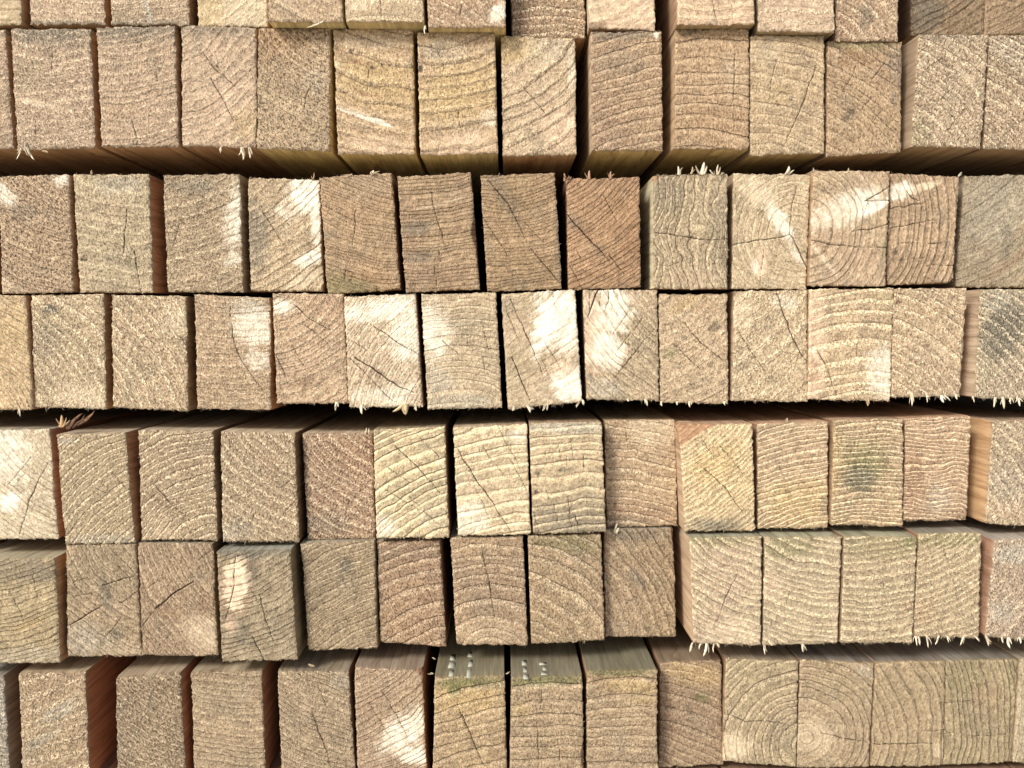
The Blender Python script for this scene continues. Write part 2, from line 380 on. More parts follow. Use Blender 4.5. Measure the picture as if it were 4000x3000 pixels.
    org = np.array([(q[2][0] + q[3][0]) / 2000, -dep, (q[2][1] + q[3][1]) / 2000])
    idx = np.arange((nu + 1) * (nv + 1)).reshape(nv + 1, nu + 1)
    quads = np.stack([idx[1:, :-1], idx[1:, 1:], idx[:-1, 1:], idx[:-1, :-1]], -1).reshape(-1, 4)
    em = new_mesh("end_face", V - org, quads,
                  dict(ring=ring, ang=ang, crack=C, rough=rgf),
                  dict(tint=T.reshape(-1, 3), surf=np.stack([spk_f, con_f, pit_f], -1).reshape(-1, 3)))
    em.materials.append(M_END)
    root = bpy.data.objects.new("timber_batten", None); S.collection.objects.link(root); root.location = org
    root.empty_display_size = 0.01
    root['label'] = label; root['category'] = 'timber batten'; root['group'] = GROUP
    ef = bpy.data.objects.new("end_face", em); S.collection.objects.link(ef); ef.parent = root
    ef['saw'] = float(rs.uniform(-0.5, 0.5)); ef['sharp'] = float(sharp); ef['sp'] = float(sp)
    # the shaft: the outline carried straight back
    loop = np.concatenate([idx[0, :], idx[1:, -1], idx[-1, -2::-1], idx[-2:0:-1, 0]])
    n = len(loop)
    sidecode = np.concatenate([np.zeros(nu + 1), np.ones(nv), np.full(nu, 2), np.full(nv - 1, 3)]).astype(int)
    lu, lv = u.ravel()[loop], v.ravel()[loop]
    sm_xy = place(lu, lv)                                               # clean outline
    rx, rz = X.ravel()[loop], Z.ravel()[loop]; y0 = Y.ravel()[loop]
    SL = [0.0, 0.7, 2.5, 8, 22, 55, 120, 260, 1200]
    bowx = 9.0 if key == 'D6' else 0.0  # skewed towards the back to shut out sky showing through the gap
    vs = []; tc_ = []; rg = []
    topc = lin(top or TOPC[row], 0.3); lc = lin(left or side, 0.42)  # some left tints have lit and shaded tones painted in
    sc_ = [topc, np.clip(lin(side, 0.22) * np.array((1.35, 1.3, 1.15)), 0, .75), np.clip(lin(np.array(side) * 1.0 + np.array((4, 6, 2)), 0.15) * 1.3, 0, .75), lc]  # right sides and undersides lifted, painting in light the gaps lack
    endc = T.reshape(-1, 3)[loop]
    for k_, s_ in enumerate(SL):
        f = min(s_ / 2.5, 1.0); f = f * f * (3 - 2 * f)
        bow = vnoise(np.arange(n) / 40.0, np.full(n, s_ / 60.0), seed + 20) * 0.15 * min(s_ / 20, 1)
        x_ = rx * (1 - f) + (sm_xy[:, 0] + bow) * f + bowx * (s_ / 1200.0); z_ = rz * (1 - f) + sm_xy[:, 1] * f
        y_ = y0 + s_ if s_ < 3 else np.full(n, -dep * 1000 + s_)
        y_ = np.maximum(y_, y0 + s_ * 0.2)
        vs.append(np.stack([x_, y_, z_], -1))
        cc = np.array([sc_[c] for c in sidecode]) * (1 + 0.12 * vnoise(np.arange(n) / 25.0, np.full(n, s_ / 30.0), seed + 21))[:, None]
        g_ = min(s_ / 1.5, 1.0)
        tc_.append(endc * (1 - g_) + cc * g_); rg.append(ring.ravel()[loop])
    vs = np.concatenate(vs) / 1000.0; tc_ = np.concatenate(tc_); rg = np.concatenate(rg)
    i = np.arange(n); j = (i + 1) % n
    qs = np.concatenate([np.stack([k_ * n + i, k_ * n + j, (k_ + 1) * n + j, (k_ + 1) * n + i], -1) for k_ in range(len(SL) - 1)])
    me = new_mesh("shaft", vs - org, qs, dict(ring=rg), dict(tint=tc_), ngon=(len(SL) - 1) * n + i)
    me.materials.append(M_LONG)
    sh = bpy.data.objects.new("shaft", me); S.collection.objects.link(sh); sh.parent = root
    # torn fibres: a ragged fringe along the edges, slivers lifted off the face
    fv, fq, ft_, fc = [], [], [], []
    def fibre(x, z, y, dxx, dyy, dzz, wd, c):
        tapered(fv, fq, ft_, fc, (x / 1000, y / 1000, z / 1000), ((x + dxx) / 1000, (y + dyy) / 1000, (z + dzz) / 1000), wd / 1000, c)
    pale = np.clip(base * 1.25 + lin((120, 112, 96)), 0, 0.85)
    if not low:
        kb = FR_BOT[row] if fb is None else fb; kt = FR_TOP[row] if ft is None else ft
        for kind, kk in (('b', kb), ('t', kt)):
            nn = int(kk * 110)
            clump = rs.uniform(0, 1, 5)
            for _ in range(nn):
                uu = rs.uniform(0.01, 0.99) if rs.rand() < 0.6 else float(np.clip(clump[rs.randint(5)] + rs.normal(0, 0.03), 0.01, 0.99))
                c0 = place(np.array(uu), np.array(0.995 if kind == 'b' else 0.005))
                ln = rs.gamma(1.3, 0.40) * (0.5 + 0.5 * min(kk, 1.5)); ln = min(ln, 3.2)
                sgn = -1 if kind == 'b' else 1
                cc = pale * rs.uniform(0.32, 0.75)
                fibre(c0[0], c0[1] + sgn * -0.25, -dep * 1000 - rs.uniform(-0.1, 0.25), rs.normal(0, 0.35) * ln, -rs.uniform(-0.1, 0.4) * ln, sgn * ln * (0.9 if kind == 'b' else 0.7), rs.uniform(0.10, 0.24), tuple(cc))
        for sx in (0.004, 0.996):
            for _ in range(int(10 * (kb + kt))):
                vv = rs.uniform(0.02, 0.98); c0 = place(np.array(sx), np.array(vv)); sg = -1 if sx < 0.5 else 1
                ln = rs.gamma(2.0, 0.2)
                fibre(c0[0] - sg * 0.2, c0[1], -dep * 1000 - 0.05, sg * ln, -0.2 * ln, rs.normal(0, 0.5) * ln, rs.uniform(0.12, 0.25), tuple(pale * rs.uniform(0.5, 0.9)))
        nf = int(300 * spk * rgh)
        for _ in range(nf):
            a_, b_ = rs.randint(2, nv - 1), rs.randint(2, nu - 1)
            if rs.rand() > spk_f[a_, b_] + 0.1: continue
            x, y, z = X[a_, b_], Y[a_, b_], Z[a_, b_]
            ln = 0.3 + rs.gamma(2.0, 0.17); an = ef['saw'] + math.pi / 2 + rs.normal(0, 0.45)
            if rs.rand() < 0.5: an += math.pi
            cc = np.clip(T[a_, b_] * 1.1 + lin((122, 112, 94)) * rs.uniform(0.4, 1.8), 0, 0.85)
            fibre(x, z, y + 0.03, math.cos(an) * ln, -rs.uniform(0.15, 0.6) * ln, math.sin(an) * ln, rs.uniform(0.16, 0.42), tuple(cc))
        if fv:
            fm_ = new_mesh("torn_fibres", np.array(fv) - org, fq, None, dict(tint=np.array(fc)), smooth=False, tris=ft_)
            fm_.materials.append(M_SPL)
            fo = bpy.data.objects.new("torn_fibres", fm_); S.collection.objects.link(fo); fo.parent = root
    BOARDS[key] = (root, org, dep)

def splinter(key, x0, y0, x1, y1, wpx, col=(238, 220, 190), out=1.5):
    """a sliver big enough to single out, from photo pixel (x0,y0) on the edge of batten key to its tip"""
    root, org, dep = BOARDS[key]
    random.seed(int(x0 * 7 + y0))
    a = P(x0, y0, -dep - 0.0001); b = P(x1, y1, -dep - out / 1000.0)
    wd = wpx / FPX * DIST
    vs, qs, ts, cs = [], [], [], []
    tapered(vs, qs, ts, cs, a, b, wd, tuple(lin(col)), flat=0.35)
    d = b - a
    for k in range(2):                                                 # two side strands
        o = Vector((random.uniform(-1, 1) * wd * 0.5, -0.0002, 0)); e = Vector((random.uniform(-1.5, 1.5) * wd, -0.0003, 0))
        tapered(vs, qs, ts, cs, a + o, a + o + d * random.uniform(0.5, 0.85) + e, wd * 0.5, tuple(lin(np.array(col) * random.uniform(0.75, 0.95))), flat=0.4)
    me = new_mesh("splinter", np.array(vs) - org, qs, None, dict(tint=np.array(cs)), smooth=False, tris=ts)
    me.materials.append(M_SPL)
    o = bpy.data.objects.new("splinter", me); S.collection.objects.link(o); o.parent = root

#BOARDS_BEGIN
B = batten
# ---- row A, cut off by the top of the picture
B('A0', (-260,-330,72,-330,83,95,-250,95), 0, (222,188,145), (0.3,-1), 3.2, .3, 4, .2, .2, label="smooth cream-yellow batten in the top left corner, only its lower edge in view")
B('A1', (100,-330,402,-330,410,95,118,95), -1, (190,160,133), (0.6,-1.4), 3.5, .25, 3, .8, .5, [(.5,1,.6,.08,0,'g',.5)], label="pinkish speckled batten in the cut-off top row, right of the smooth cream-yellow corner one")
B('A2', (422,-330,724,-330,738,96,434,96), 0, (184,156,128), (0.3,-1.8), 3.5, .25, 3, .8, .5, [(.47,.86,.035,.28,-14,'l',.85,.25),(.5,1,.7,.07,0,'g',.5)], label="top-row batten with a narrow whitish scrape mark running down to its lower edge", top=None)
B('A3', (762,-330,1042,-330,1046,104,772,100), -1, (222,196,162), (-1,-.5), 5, .2, 4, .7, .25, [(.15,.8,.25,.5,0,'y',.55)], label="pale top-row batten with torn creamy fibres and a yellow left side")
B('A4', (1040,-330,1318,-330,1340,84,1048,83), 7, (190,160,126), (1.6,-.6), 5, .35, 3, .6, .5, (), fb=1, side=(190,165,110), label="protruding tan top-row batten with straw-like splinters hanging off its lower right edge")
B('A5', (1326,-330,1638,-330,1656,86,1350,84), 7, (196,170,134), (.5,2.4), 6, .3, 3, .7, .4, [(.2,.85,.12,.06,0,'c',.7)], [(.14,(.45,.78),(.46,.95))], fb=.9, side=(190,165,110), label="protruding top-row batten with one short upright crack, right of the one with hanging straw splinters")
B('A6', (1660,-330,1960,-330,1976,106,1671,106), 7, (184,150,116), (-.5,1.8), 5, .3, 3, .7, .5, [(.92,.86,.1,.16,35,'w',.8,.25)], [(.14,(.45,.8),(.4,.95))], fb=.8, side=(190,165,110), label="protruding brown top-row batten with a bright white sliver at its lower right corner")
B('A7', (1992,-330,2280,-330,2287,150,2000,150), -5, (160,128,98), (.5,2), 5, .2, 3, 1, .7, [(.1,.8,.2,.6,0,'b',.5)], rgh=1.4, label="rough recessed brown top-row batten dotted with cream flecks")  # brown blot on the left paints the shade beside the jutting neighbour
B('A8', (2296,-330,2552,-330,2561,116,2302,110), 2, (212,180,150), (-.8,-.6), 4.5, -.3, 3, .4, .2, [(.1,1,.2,.1,0,'b',.7)], left=(190,165,130), label="smooth pinkish top-row batten with slanting pale bands, left of the row's widest dark gap")
B('A9', (2644,-330,2936,-330,2948,94,2647,96), 7, (208,174,142), (.3,-2.5), 5.5, -.35, 3, .5, .3, (), [(.14,(.45,.75),(.52,1))], left=(170,128,86), side=(150,122,84), label="top-row batten with pale banding and its brown left side showing in a wide gap")
B('A10', (2955,-330,3258,-330,3262,124,2962,120), 5, (208,178,150), (.3,-2), 6, .2, 3, .9, .35, (), side=(150,125,88), fb=.7, label="pinkish top-row batten strewn with cream flecks, right of the wide-gap one with pale banding")
B('A11', (3268,-330,3516,-330,3508,158,3264,158), 2, (184,152,122), (-.6,1.4), 6, .25, 3, .9, .7, [(.5,.8,.2,.12,90,'G',.5),(.1,.9,.2,.3,0,'r',.4)], label="rough reddish-brown top-row batten with a ragged right edge, beside the two shaded recessed ones")
B('A12', (3560,-330,3860,-330,3843,137,3560,137), -16, (132,108,80), (-.8,-.6), 4, .5, 3, .2, .5, [(.2,.8,.25,.3,0,'g',.6)], left=(110,84,58), label="shaded dark-brown top-row batten set back at the right end, dark diagonal streaks on it")  # dark base and left tint paint the shade of its recess
B('A13', (3862,-330,4200,-330,4170,135,3846,137), -15, (152,124,94), (-.8,-.6), 4, .3, 3, .25, .4, (), label="shaded brown batten set back in the top right corner of the stack")  # base colour darkened, with the shade of its recess painted in
# ---- row B
G1 = (.5,0,.62,.14,0,'g',.7,.7)
B('B0', (-290,116,20,113,52,580,-262,585), 0, (180,150,122), (.2,-1.5), 4, .25, 3, .8, .5, [G1], label="narrow sliver of a batten at the left picture edge in the tall second row")
B('B1', (40,112,353,112,372,576,66,584), 0, (178,150,124), (.35,-1.6), 3.8, .22, 3, .85, .65, [(.5,0,.7,.22,0,'g',.75,.7),(.3,.62,.3,.05,12,'c',.45),(.15,.35,.2,.2,0,'n',.2)], [(.1,(.5,.2),(.5,.35)),(.1,(.25,.75),(.24,.9))], fb=.6, label="speckled second-row batten with a tuft of white splinters under its lower left corner")
B('B2', (376,107,683,100,697,573,396,574), 0, (180,150,124), (.15,-1.0), 3.6, .38, 5, .75, .6, [(.5,0,.7,.2,0,'g',.75,.7),(.3,.7,.25,.1,0,'o',.15)], [(.16,(.4,.76),(.44,.88),(.47,1)),(.1,(.72,.3),(.76,.45))], label="second-row batten whose curved rings sweep up to the right, grey-green along its top edge")
B('B3', (706,98,1001,106,1002,576,711,571), 0, (186,156,130), (-.7,-.6), 4.2, .35, 5, .6, .4, [(.5,0,.7,.16,0,'g',.6,.7),(.85,.8,.22,.25,0,'y',.35),(.6,.6,.3,.25,0,'p',.25)], [(.14,(.38,.42),(.5,.55),(.7,.78)),(.1,(.25,.2),(.45,.35),(.75,.52)),(.1,(.45,.3),(.62,.45))], label="pinkish second-row batten crossed by diagonal rings and long thin diagonal cracks")
B('B4', (1008,110,1290,112,1290,588,1002,580), 0, (186,158,124), (1.7,-.8), 3.0, .35, 2, .55, .9, [(.2,.1,.55,.3,10,'o',.55,.8),(.8,.45,.15,.2,0,'l',.3),(.03,.62,.04,.05,0,'k',.5)], [(.1,(.7,.5),(.62,.7))], side=(200,168,104), label="second-row batten with orange-brown top left corner and rows of dark pits running down right")
B('B5', (1302,113,1612,108,1622,602,1319,598), 0, (194,160,118), (1.2,-1.3), 7.5, .5, 7, .55, .5, [(.55,.45,.6,.30,12,'y',.6),(.4,.1,.5,.1,0,'l',.3),(.35,.7,.45,.035,20,'w',.75,.4),(.5,.95,.5,.15,0,'p',.4),(.4,.53,.22,.04,15,'r',.6),(.22,.18,.03,.03,0,'k',.9,.3),(.47,.31,.025,.025,0,'k',.85,.3),(.6,.29,.02,.02,0,'k',.7,.3),(.45,.44,.03,.035,0,'k',.9,.3),(.3,.27,.12,.025,20,'r',.6)], [(.13,(.44,.33),(.4,.5))], label="golden-stained second-row batten with a whitish streak across its lower part and small black spots", side=(200,168,104))
B('B6', (1630,125,1933,125,1945,600,1640,603), 0, (196,164,122), (.15,-1.0), 7.0, .6, 7, .5, .55, [(.55,.5,.6,.32,-15,'y',.65),(.35,.15,.3,.15,0,'l',.35),(.6,.92,.5,.16,0,'p',.45),(.9,.7,.12,.1,0,'w',.4),(.03,.3,.035,.05,0,'k',.9,.3)], [(.14,(.25,.15),(.34,.3)),(.1,(.5,.65),(.54,.82))], side=(196,166,106), label="golden second-row batten with bold rings curving up right and a black left-edge spot")
B('B7', (1957,140,2248,148,2251,605,1965,610), -2, (198,170,138), (-.9,-.9), 7.0, .5, 7, .75, .45, [(.15,.08,.45,.22,0,'y',.7),(.6,.1,.3,.2,0,'l',.35),(.8,.75,.3,.25,0,'p',.5),(.95,.3,.06,.3,0,'w',.35)], [(.14,(.3,.42),(.45,.55),(.58,.64))], label="second-row batten with yellow top left corner and steep rings, left of a wide black gap")
B('B8', (2308,125,2584,118,2590,588,2312,588), 1, (172,138,104), (1.3,2.4), 4.8, .55, 6, .4, .6, [(.5,.02,.6,.09,0,'g',.6),(.4,.25,.4,.2,0,'g',.3),(.92,.03,.04,.05,0,'w',.9,.3),(.35,.52,.12,.05,-20,'r',.5)], [(.1,(.45,.45),(.5,.56))], left=(196,164,122), side=(190,158,100), label="second-row batten between two wide dark gaps, a white dot at its top right corner")
B('B9', (2640,115,2926,113,2927,583,2634,580), 2, (180,144,106), (.35,3.2), 6.0, .5, 6, .35, .55, [(.15,.02,.2,.05,0,'k',.5),(.6,.75,.5,.25,0,'o',.18),(.8,.4,.2,.4,0,'c',.15)], [(.14,(.8,.15),(.8,.5),(.79,.85)),(.12,(.17,.35),(.18,.42))], left=(190,152,106), side=(190,158,100), label="second-row batten with wavy level rings and one long upright crack near its right edge")
B('B10', (2932,138,3222,138,3222,598,2930,606), 1, (188,158,120), (0.0,2.0), 5.5, .33, 5, .5, .45, [(.2,.1,.3,.2,0,'c',.3),(.55,.53,.04,.03,0,'k',.6),(.35,.5,.15,.15,0,'y',.3),(.7,.2,.2,.1,0,'g',.25)], [(.18,(.88,.25),(.72,.55),(.55,.8),(.45,.92)),(.12,(.35,.2),(.28,.4),(.25,.6))], side=(160,128,80), label="second-row batten with one long crack slanting from its upper right down to its lower left")
B('B11', (3233,160,3523,162,3520,592,3228,612), 0, (176,144,106), (-.7,1.7), 4.8, .42, 4, .4, .6, [(.5,.0,.6,.14,0,'n',.5,.6),(.4,.15,.25,.12,0,'o',.4),(.3,.63,.06,.14,35,'k',.55),(.92,.2,.12,.3,-15,'g',.5),(.9,.5,.05,.1,0,'g',.5)], [(.16,(.75,.2),(.6,.33)),(.12,(.4,.22),(.2,.45)),(.15,(.6,.5),(.45,.62)),(.12,(.75,.6),(.55,.8))], side=(150,112,74), label="second-row batten with a dark smudge left of its middle and broken slanting cracks")
B('B12', (3592,133,3862,135,3832,578,3560,572), 2, (186,162,134), (-.8,1.6), 4.2, .35, 3, 1.1, .75, [(.5,0,.6,.12,0,'g',.4,.6),(.1,.9,.2,.25,0,'n',.3),(.75,.4,.3,.04,45,'c',.6)], [(.14,(.15,.3),(.4,.2)),(.14,(.25,.65),(.5,.5)),(.12,(.5,.85),(.75,.65))], left=(168,138,102), side=(150,116,80), rgh=1.3, label="heavily flecked second-row batten right of a brown-sided gap, pale diagonal streak across its middle")
B('B13', (3866,137,4180,135,4140,585,3842,580), 0, (178,152,124), (-.8,1.6), 4.6, .4, 3, 1.0, .8, [(.3,.15,.4,.2,40,'l',.35)], [(.14,(.5,.45),(.85,.25))], side=(150,116,80), rgh=1.3, label="flecked second-row batten at the right picture edge with broad pale diagonal bands")
# ---- row C
B('C0', (-8,690,267,680,288,1140,8,1147), 0, (178,148,116), (1.5,-.7), 3.4, .45, 2.5, .6, 1.0, [(.9,.05,.16,.1,0,'w',.7),(.05,.15,.13,.22,-50,'w',.8),(.35,.3,.2,.12,0,'g',.4),(.1,.93,.2,.1,30,'c',.45)], (), label="third-row batten at the left edge with strings of dark pits sloping down and whitish corners")
B('C1', (285,680,580,680,600,1143,310,1143), 0, (182,160,128), (.9,-1.2), 5.5, .28, 6, .6, .6, [(.6,.1,.3,.12,0,'l',.4),(.6,.7,.3,.12,0,'g',.25),(.25,.3,.05,.03,0,'k',.6),(.08,.72,.06,.03,0,'k',.7)], [(.2,(.68,.3),(.65,.5),(.6,.72)),(.2,(.76,.65),(.8,.85),(.82,1))], side=(178,118,82), label="third-row batten with two upright cracks, left of the wide orange-brown gap")
B('C2', (635,683,935,680,950,1140,655,1140), 0, (160,138,108), (-.3,-1.3), 4.2, .4, 4, .75, .7, [(.95,.35,.16,.42,8,'w',.75,.6),(.35,.1,.35,.12,0,'g',.5),(.9,.72,.15,.1,-25,'w',.55)], [(.1,(.2,.42),(.1,.6))], side=(150,130,104), label="greyish third-row batten with a frosty white right edge, right of the orange-brown gap")
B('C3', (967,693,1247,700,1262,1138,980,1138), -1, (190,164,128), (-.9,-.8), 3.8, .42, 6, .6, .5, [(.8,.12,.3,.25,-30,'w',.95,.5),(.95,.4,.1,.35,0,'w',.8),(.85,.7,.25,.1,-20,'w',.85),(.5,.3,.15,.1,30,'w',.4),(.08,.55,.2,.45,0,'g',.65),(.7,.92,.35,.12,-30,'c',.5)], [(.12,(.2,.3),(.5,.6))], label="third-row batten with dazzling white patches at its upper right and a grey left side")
B('C4', (1247,692,1530,675,1563,1130,1278,1150), 1, (182,144,104), (1.3,-1.0), 1.75, .42, 2, .35, .35, [(.2,.95,.5,.22,10,'n',.6),(.08,.5,.15,.06,0,'g',.4),(.6,.88,.4,.07,10,'o',.4),(.6,.1,.4,.2,0,'l',.15)], [(.14,(.47,.3),(.43,.48),(.38,.6)),(.1,(.3,.75),(.25,.9))], side=(150,110,76), label="fine-ringed tan third-row batten stained olive along its lower left edge")
B('C5', (1550,692,1838,672,1875,1130,1585,1140), 3, (172,140,102), (0.1,-3.2), 2.1, .5, 2, .3, .35, [(.2,.45,.25,.1,0,'g',.6),(.2,.7,.25,.1,0,'g',.5),(.6,.25,.5,.02,-10,'c',.5,.3)], [(.18,(.45,.15),(.5,.4),(.62,.7)),(.16,(.42,.8),(.42,1)),(.12,(.48,.65),(.5,.75))], label="greyish-brown third-row batten with close level rings and a stepped upright crack", cut=((1.0,.52,.07,.16,3.0),), side=(120,84,56))
B('C6', (1877,685,2168,675,2195,1128,1903,1137), 2, (170,134,94), (.15,-1.4), 1.9, .5, 2, .35, .35, [(.3,.2,.12,.4,-25,'g',.35),(.97,.6,.05,.5,0,'g',.4)], [(.18,(.1,.05),(.35,.25),(.55,.55)),(.18,(.6,.62),(.85,.85),(.98,.95)),(.14,(.0,.35),(.3,.7)),(.12,(.55,.42),(.8,.6))], side=(110,76,50), label="third-row batten with fine rings and long cracks fanning down right, beside the orange-brown one")
B('C7', (2212,697,2498,693,2503,1122,2220,1130), 1, (178,132,90), (-1.0,-1.0), 2.1, .5, 2, .25, .3, [(.85,.45,.35,.5,0,'o',.35),(.1,.4,.15,.1,0,'g',.35)], [(.26,(0,.32),(.3,.55),(.58,.75)),(.16,(.5,.15),(.7,.4)),(.14,(.02,.78),(.2,1)),(.14,(.58,.7),(.78,.88))], cut=((0,0,.10,.09,4.0),), side=(110,72,46), label="orange-brown third-row batten with fine slanting rings and pegs of wood on its top edge")
B('C8', (2555,685,2843,678,2843,1128,2552,1128), 3, (176,156,124), (3.2,.5), 4.6, .75, 6, .5, .55, [(.15,.15,.3,.3,0,'g',.45),(.9,.5,.15,.6,0,'g',.35),(.5,.9,.4,.15,0,'p',.2)], [(.16,(.02,.5),(.4,.54),(.7,.57),(1,.57)),(.1,(.15,.8),(.35,.77))], left=(214,200,150), cut=((0,0,.1,.07,2.5),), warp=3.0, ft=1.6, label="third-row batten with bold wavy upright rings and white splinters standing on its top edge")  # left tint is a lit cream, light painted into the colour
B('C9', (2867,677,3168,680,3150,1130,2858,1127), 0, (198,176,140), (.83,.52), 4.4, .2, 4, .5, .35, [(.62,.42,.32,.10,55,'w',.9,.5),(.3,.15,.3,.15,30,'c',.6),(.85,.7,.18,.05,55,'w',.6),(.38,.78,.09,.2,0,'p',.85),(.3,.8,.05,.1,0,'w',.6)], [(.22,(.0,.62),(.3,.58),(.62,.55),(.76,.52)),(.16,(.82,.1),(.76,.3),(.76,.52)),(.26,(.76,.52),(.95,.75),(1.0,.8)),(.12,(.42,.65),(.38,.95))], left=(170,140,106), label="third-row batten with star-shaped cracks, a white streak and a small pink knot")
B('C10', (3177,665,3478,670,3460,1118,3162,1115), 2, (186,158,122), (-0.12,.5), 3.9, .42, 6, .4, .35, [(.45,.33,.5,.2,-22,'w',.8,.5),(.25,.4,.3,.16,-10,'p',.6),(.85,.3,.25,.06,-28,'w',.85,.3),(.15,.75,.3,.03,50,'c',.7),(.95,.65,.06,.2,0,'n',.35)], [(.2,(0,.6),(.25,.64),(.6,.66),(1,.66)),(.24,(.68,.26),(.85,.2),(1,.13)),(.14,(.7,.26),(1,.25)),(.12,(.45,.53),(.8,.5),(1,.46)),(.12,(.72,.28),(.68,.36))], label="third-row batten crossed by a broad whitish band rising to a splintered right-edge notch")
B('C11', (3480,676,3748,690,3722,1105,3464,1112), -2, (176,144,110), (-1.1,.45), 3.3, .5, 7, .4, .4, [(.12,.16,.22,.13,-20,'w',.95,.25),(.45,.12,.3,.06,-20,'c',.7),(.1,.7,.05,.05,0,'k',.6),(.2,.78,.04,.03,0,'k',.6),(.55,.5,.04,.05,0,'k',.5)], [(.18,(0,.32),(.3,.28),(.5,.26)),(.22,(.25,.15),(.33,.22),(.42,.24)),(.14,(0,.5),(.35,.45),(.65,.41)),(.12,(.2,.63),(.5,.62)),(.12,(.15,.78),(.55,.76)),(.12,(.6,.83),(1,.83)),(.1,(.6,.63),(.9,.62))], cut=((1,1,.07,.04,3),), label="third-row batten with a bright torn top left wedge and many short level cracks")
B('C12', (3768,688,4150,676,4100,1125,3732,1120), -9, (158,144,118), (-.9,-1.2), 5, .3, 3, .35, .4, [(.4,.3,.4,.4,-40,'l',.3),(.6,.75,.4,.05,-35,'r',.35),(.7,.45,.4,.04,-35,'r',.25),(.5,.6,.06,.2,0,'g',.5)], (), left=(140,128,106), label="grey-green set-back batten at the right end of the third row with faint reddish diagonal bands")  # greyed base colour carries the shade of its set-back place
# ---- row D
B('D0', (-200,1152,98,1152,127,1600,-180,1605), 0, (206,174,126), (-.9,1.8), 2.8, .42, 3, .6, .4, [(.8,.3,.3,.3,0,'y',.3)], side=(190,132,88), label="yellowish fourth-row batten at the left edge with close rings sloping down to the right")
B('D1', (122,1152,405,1148,415,1598,132,1590), 0, (190,166,132), (-1.5,1.6), 5, .18, 3, 1.1, .7, [(.27,.13,.12,.07,0,'G',.8),(.2,.4,.2,.3,0,'g',.35),(.7,.9,.4,.2,0,'c',.4)], nchk=2, rgh=1.3, label="coarse flecked fourth-row batten with a dark grey smudge near its top left corner")
B('D2', (434,1152,726,1157,735,1605,442,1592), 0, (188,162,128), (-1.4,1.3), 5, .25, 3, 1.0, .7, [(.85,.2,.2,.2,40,'c',.4),(.93,.38,.05,.05,0,'k',.5)], nchk=2, rgh=1.2, side=(128,104,76), label="fourth-row batten with faint sloping rings and dense cream flecks, between two dark gaps")
B('D3', (759,1150,1055,1163,1058,1602,770,1595), 0, (178,148,116), (.5,-2), 3.2, .3, 3, .8, .55, [(.78,.25,.28,.3,0,'w',.75,.4),(.72,.1,.3,.12,0,'l',.5),(.85,.55,.2,.15,0,'w',.5)], [(.14,(.47,.1),(.5,.35),(.6,.55),(.8,.75),(.93,.85))], nchk=2, label="fourth-row batten, brown on its left, pale and smooth on its upper right")
B('D4', (1063,1147,1340,1147,1362,1577,1082,1575), 2, (190,158,126), (-.3,-.5), 3.7, .4, 5, .65, .5, [(.12,.12,.18,.10,0,'w',.85,.6),(.8,.12,.3,.2,0,'r',.35),(.35,.8,.2,.1,0,'b',.4)], [(.14,(.3,.1),(.55,.25),(.8,.33)),(.14,(.45,.28),(.75,.45)),(.16,(0,.55),(.1,.7),(.15,.82)),(.12,(.25,.48),(.4,.65))], fb=1.0, label="reddish-tan fourth-row batten with curved rings and a white spot in its top left corner")
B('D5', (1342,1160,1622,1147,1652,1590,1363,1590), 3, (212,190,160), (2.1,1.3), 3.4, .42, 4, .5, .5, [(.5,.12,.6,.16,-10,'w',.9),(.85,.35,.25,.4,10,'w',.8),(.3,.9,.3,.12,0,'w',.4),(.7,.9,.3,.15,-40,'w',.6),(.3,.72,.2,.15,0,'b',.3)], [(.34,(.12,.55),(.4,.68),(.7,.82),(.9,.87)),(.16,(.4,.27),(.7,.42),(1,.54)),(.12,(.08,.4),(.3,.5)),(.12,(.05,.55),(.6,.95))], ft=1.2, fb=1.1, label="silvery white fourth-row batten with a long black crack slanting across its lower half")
B('D6', (1645,1150,1937,1142,1962,1592,1670,1598), 2, (196,174,140), (.4,1.6), 3.9, .36, 4, .5, .35, [(.12,.35,.25,.4,0,'w',.8,.7),(.4,.95,.5,.15,0,'l',.5),(.6,.25,.3,.12,0,'g',.25),(.2,.75,.2,.2,0,'l',.5)], [(.12,(.8,.25),(.85,.5)),(.12,(.78,.55),(.8,.75)),(.12,(.5,.8),(.6,1)),(.1,(.25,.4),(.5,.55))], ft=1.2, side=(84,60,42), label="fourth-row batten with arched rings like a dome and a white patch on its left side")
B('D7', (1958,1148,2247,1130,2275,1568,1984,1598), 2, (192,168,138), (-1,-1.5), 4.5, .15, 4, .4, .3, [(.78,.25,.34,.5,-8,'w',1.0,.35),(.5,.35,.12,.35,15,'w',.9),(.88,.85,.3,.25,0,'w',1.0,.4),(.75,.68,.15,.08,40,'p',.85),(.1,.1,.1,.1,0,'g',.3)], [(.16,(.12,.05),(.35,.45),(.5,.72)),(.14,(.05,.15),(.2,.4)),(.3,(.1,.55),(.2,.75),(.3,.95)),(.1,(.5,.6),(.62,.8)),(.16,(.55,.45),(.75,.7)),(.1,(.5,0),(.51,.15)),(.1,(.7,0),(.72,.12))], fb=1.6, ft=.8, side=(78,56,40), nchk=2, label="fourth-row batten dazzling white over its right half, left of a white and pink one")
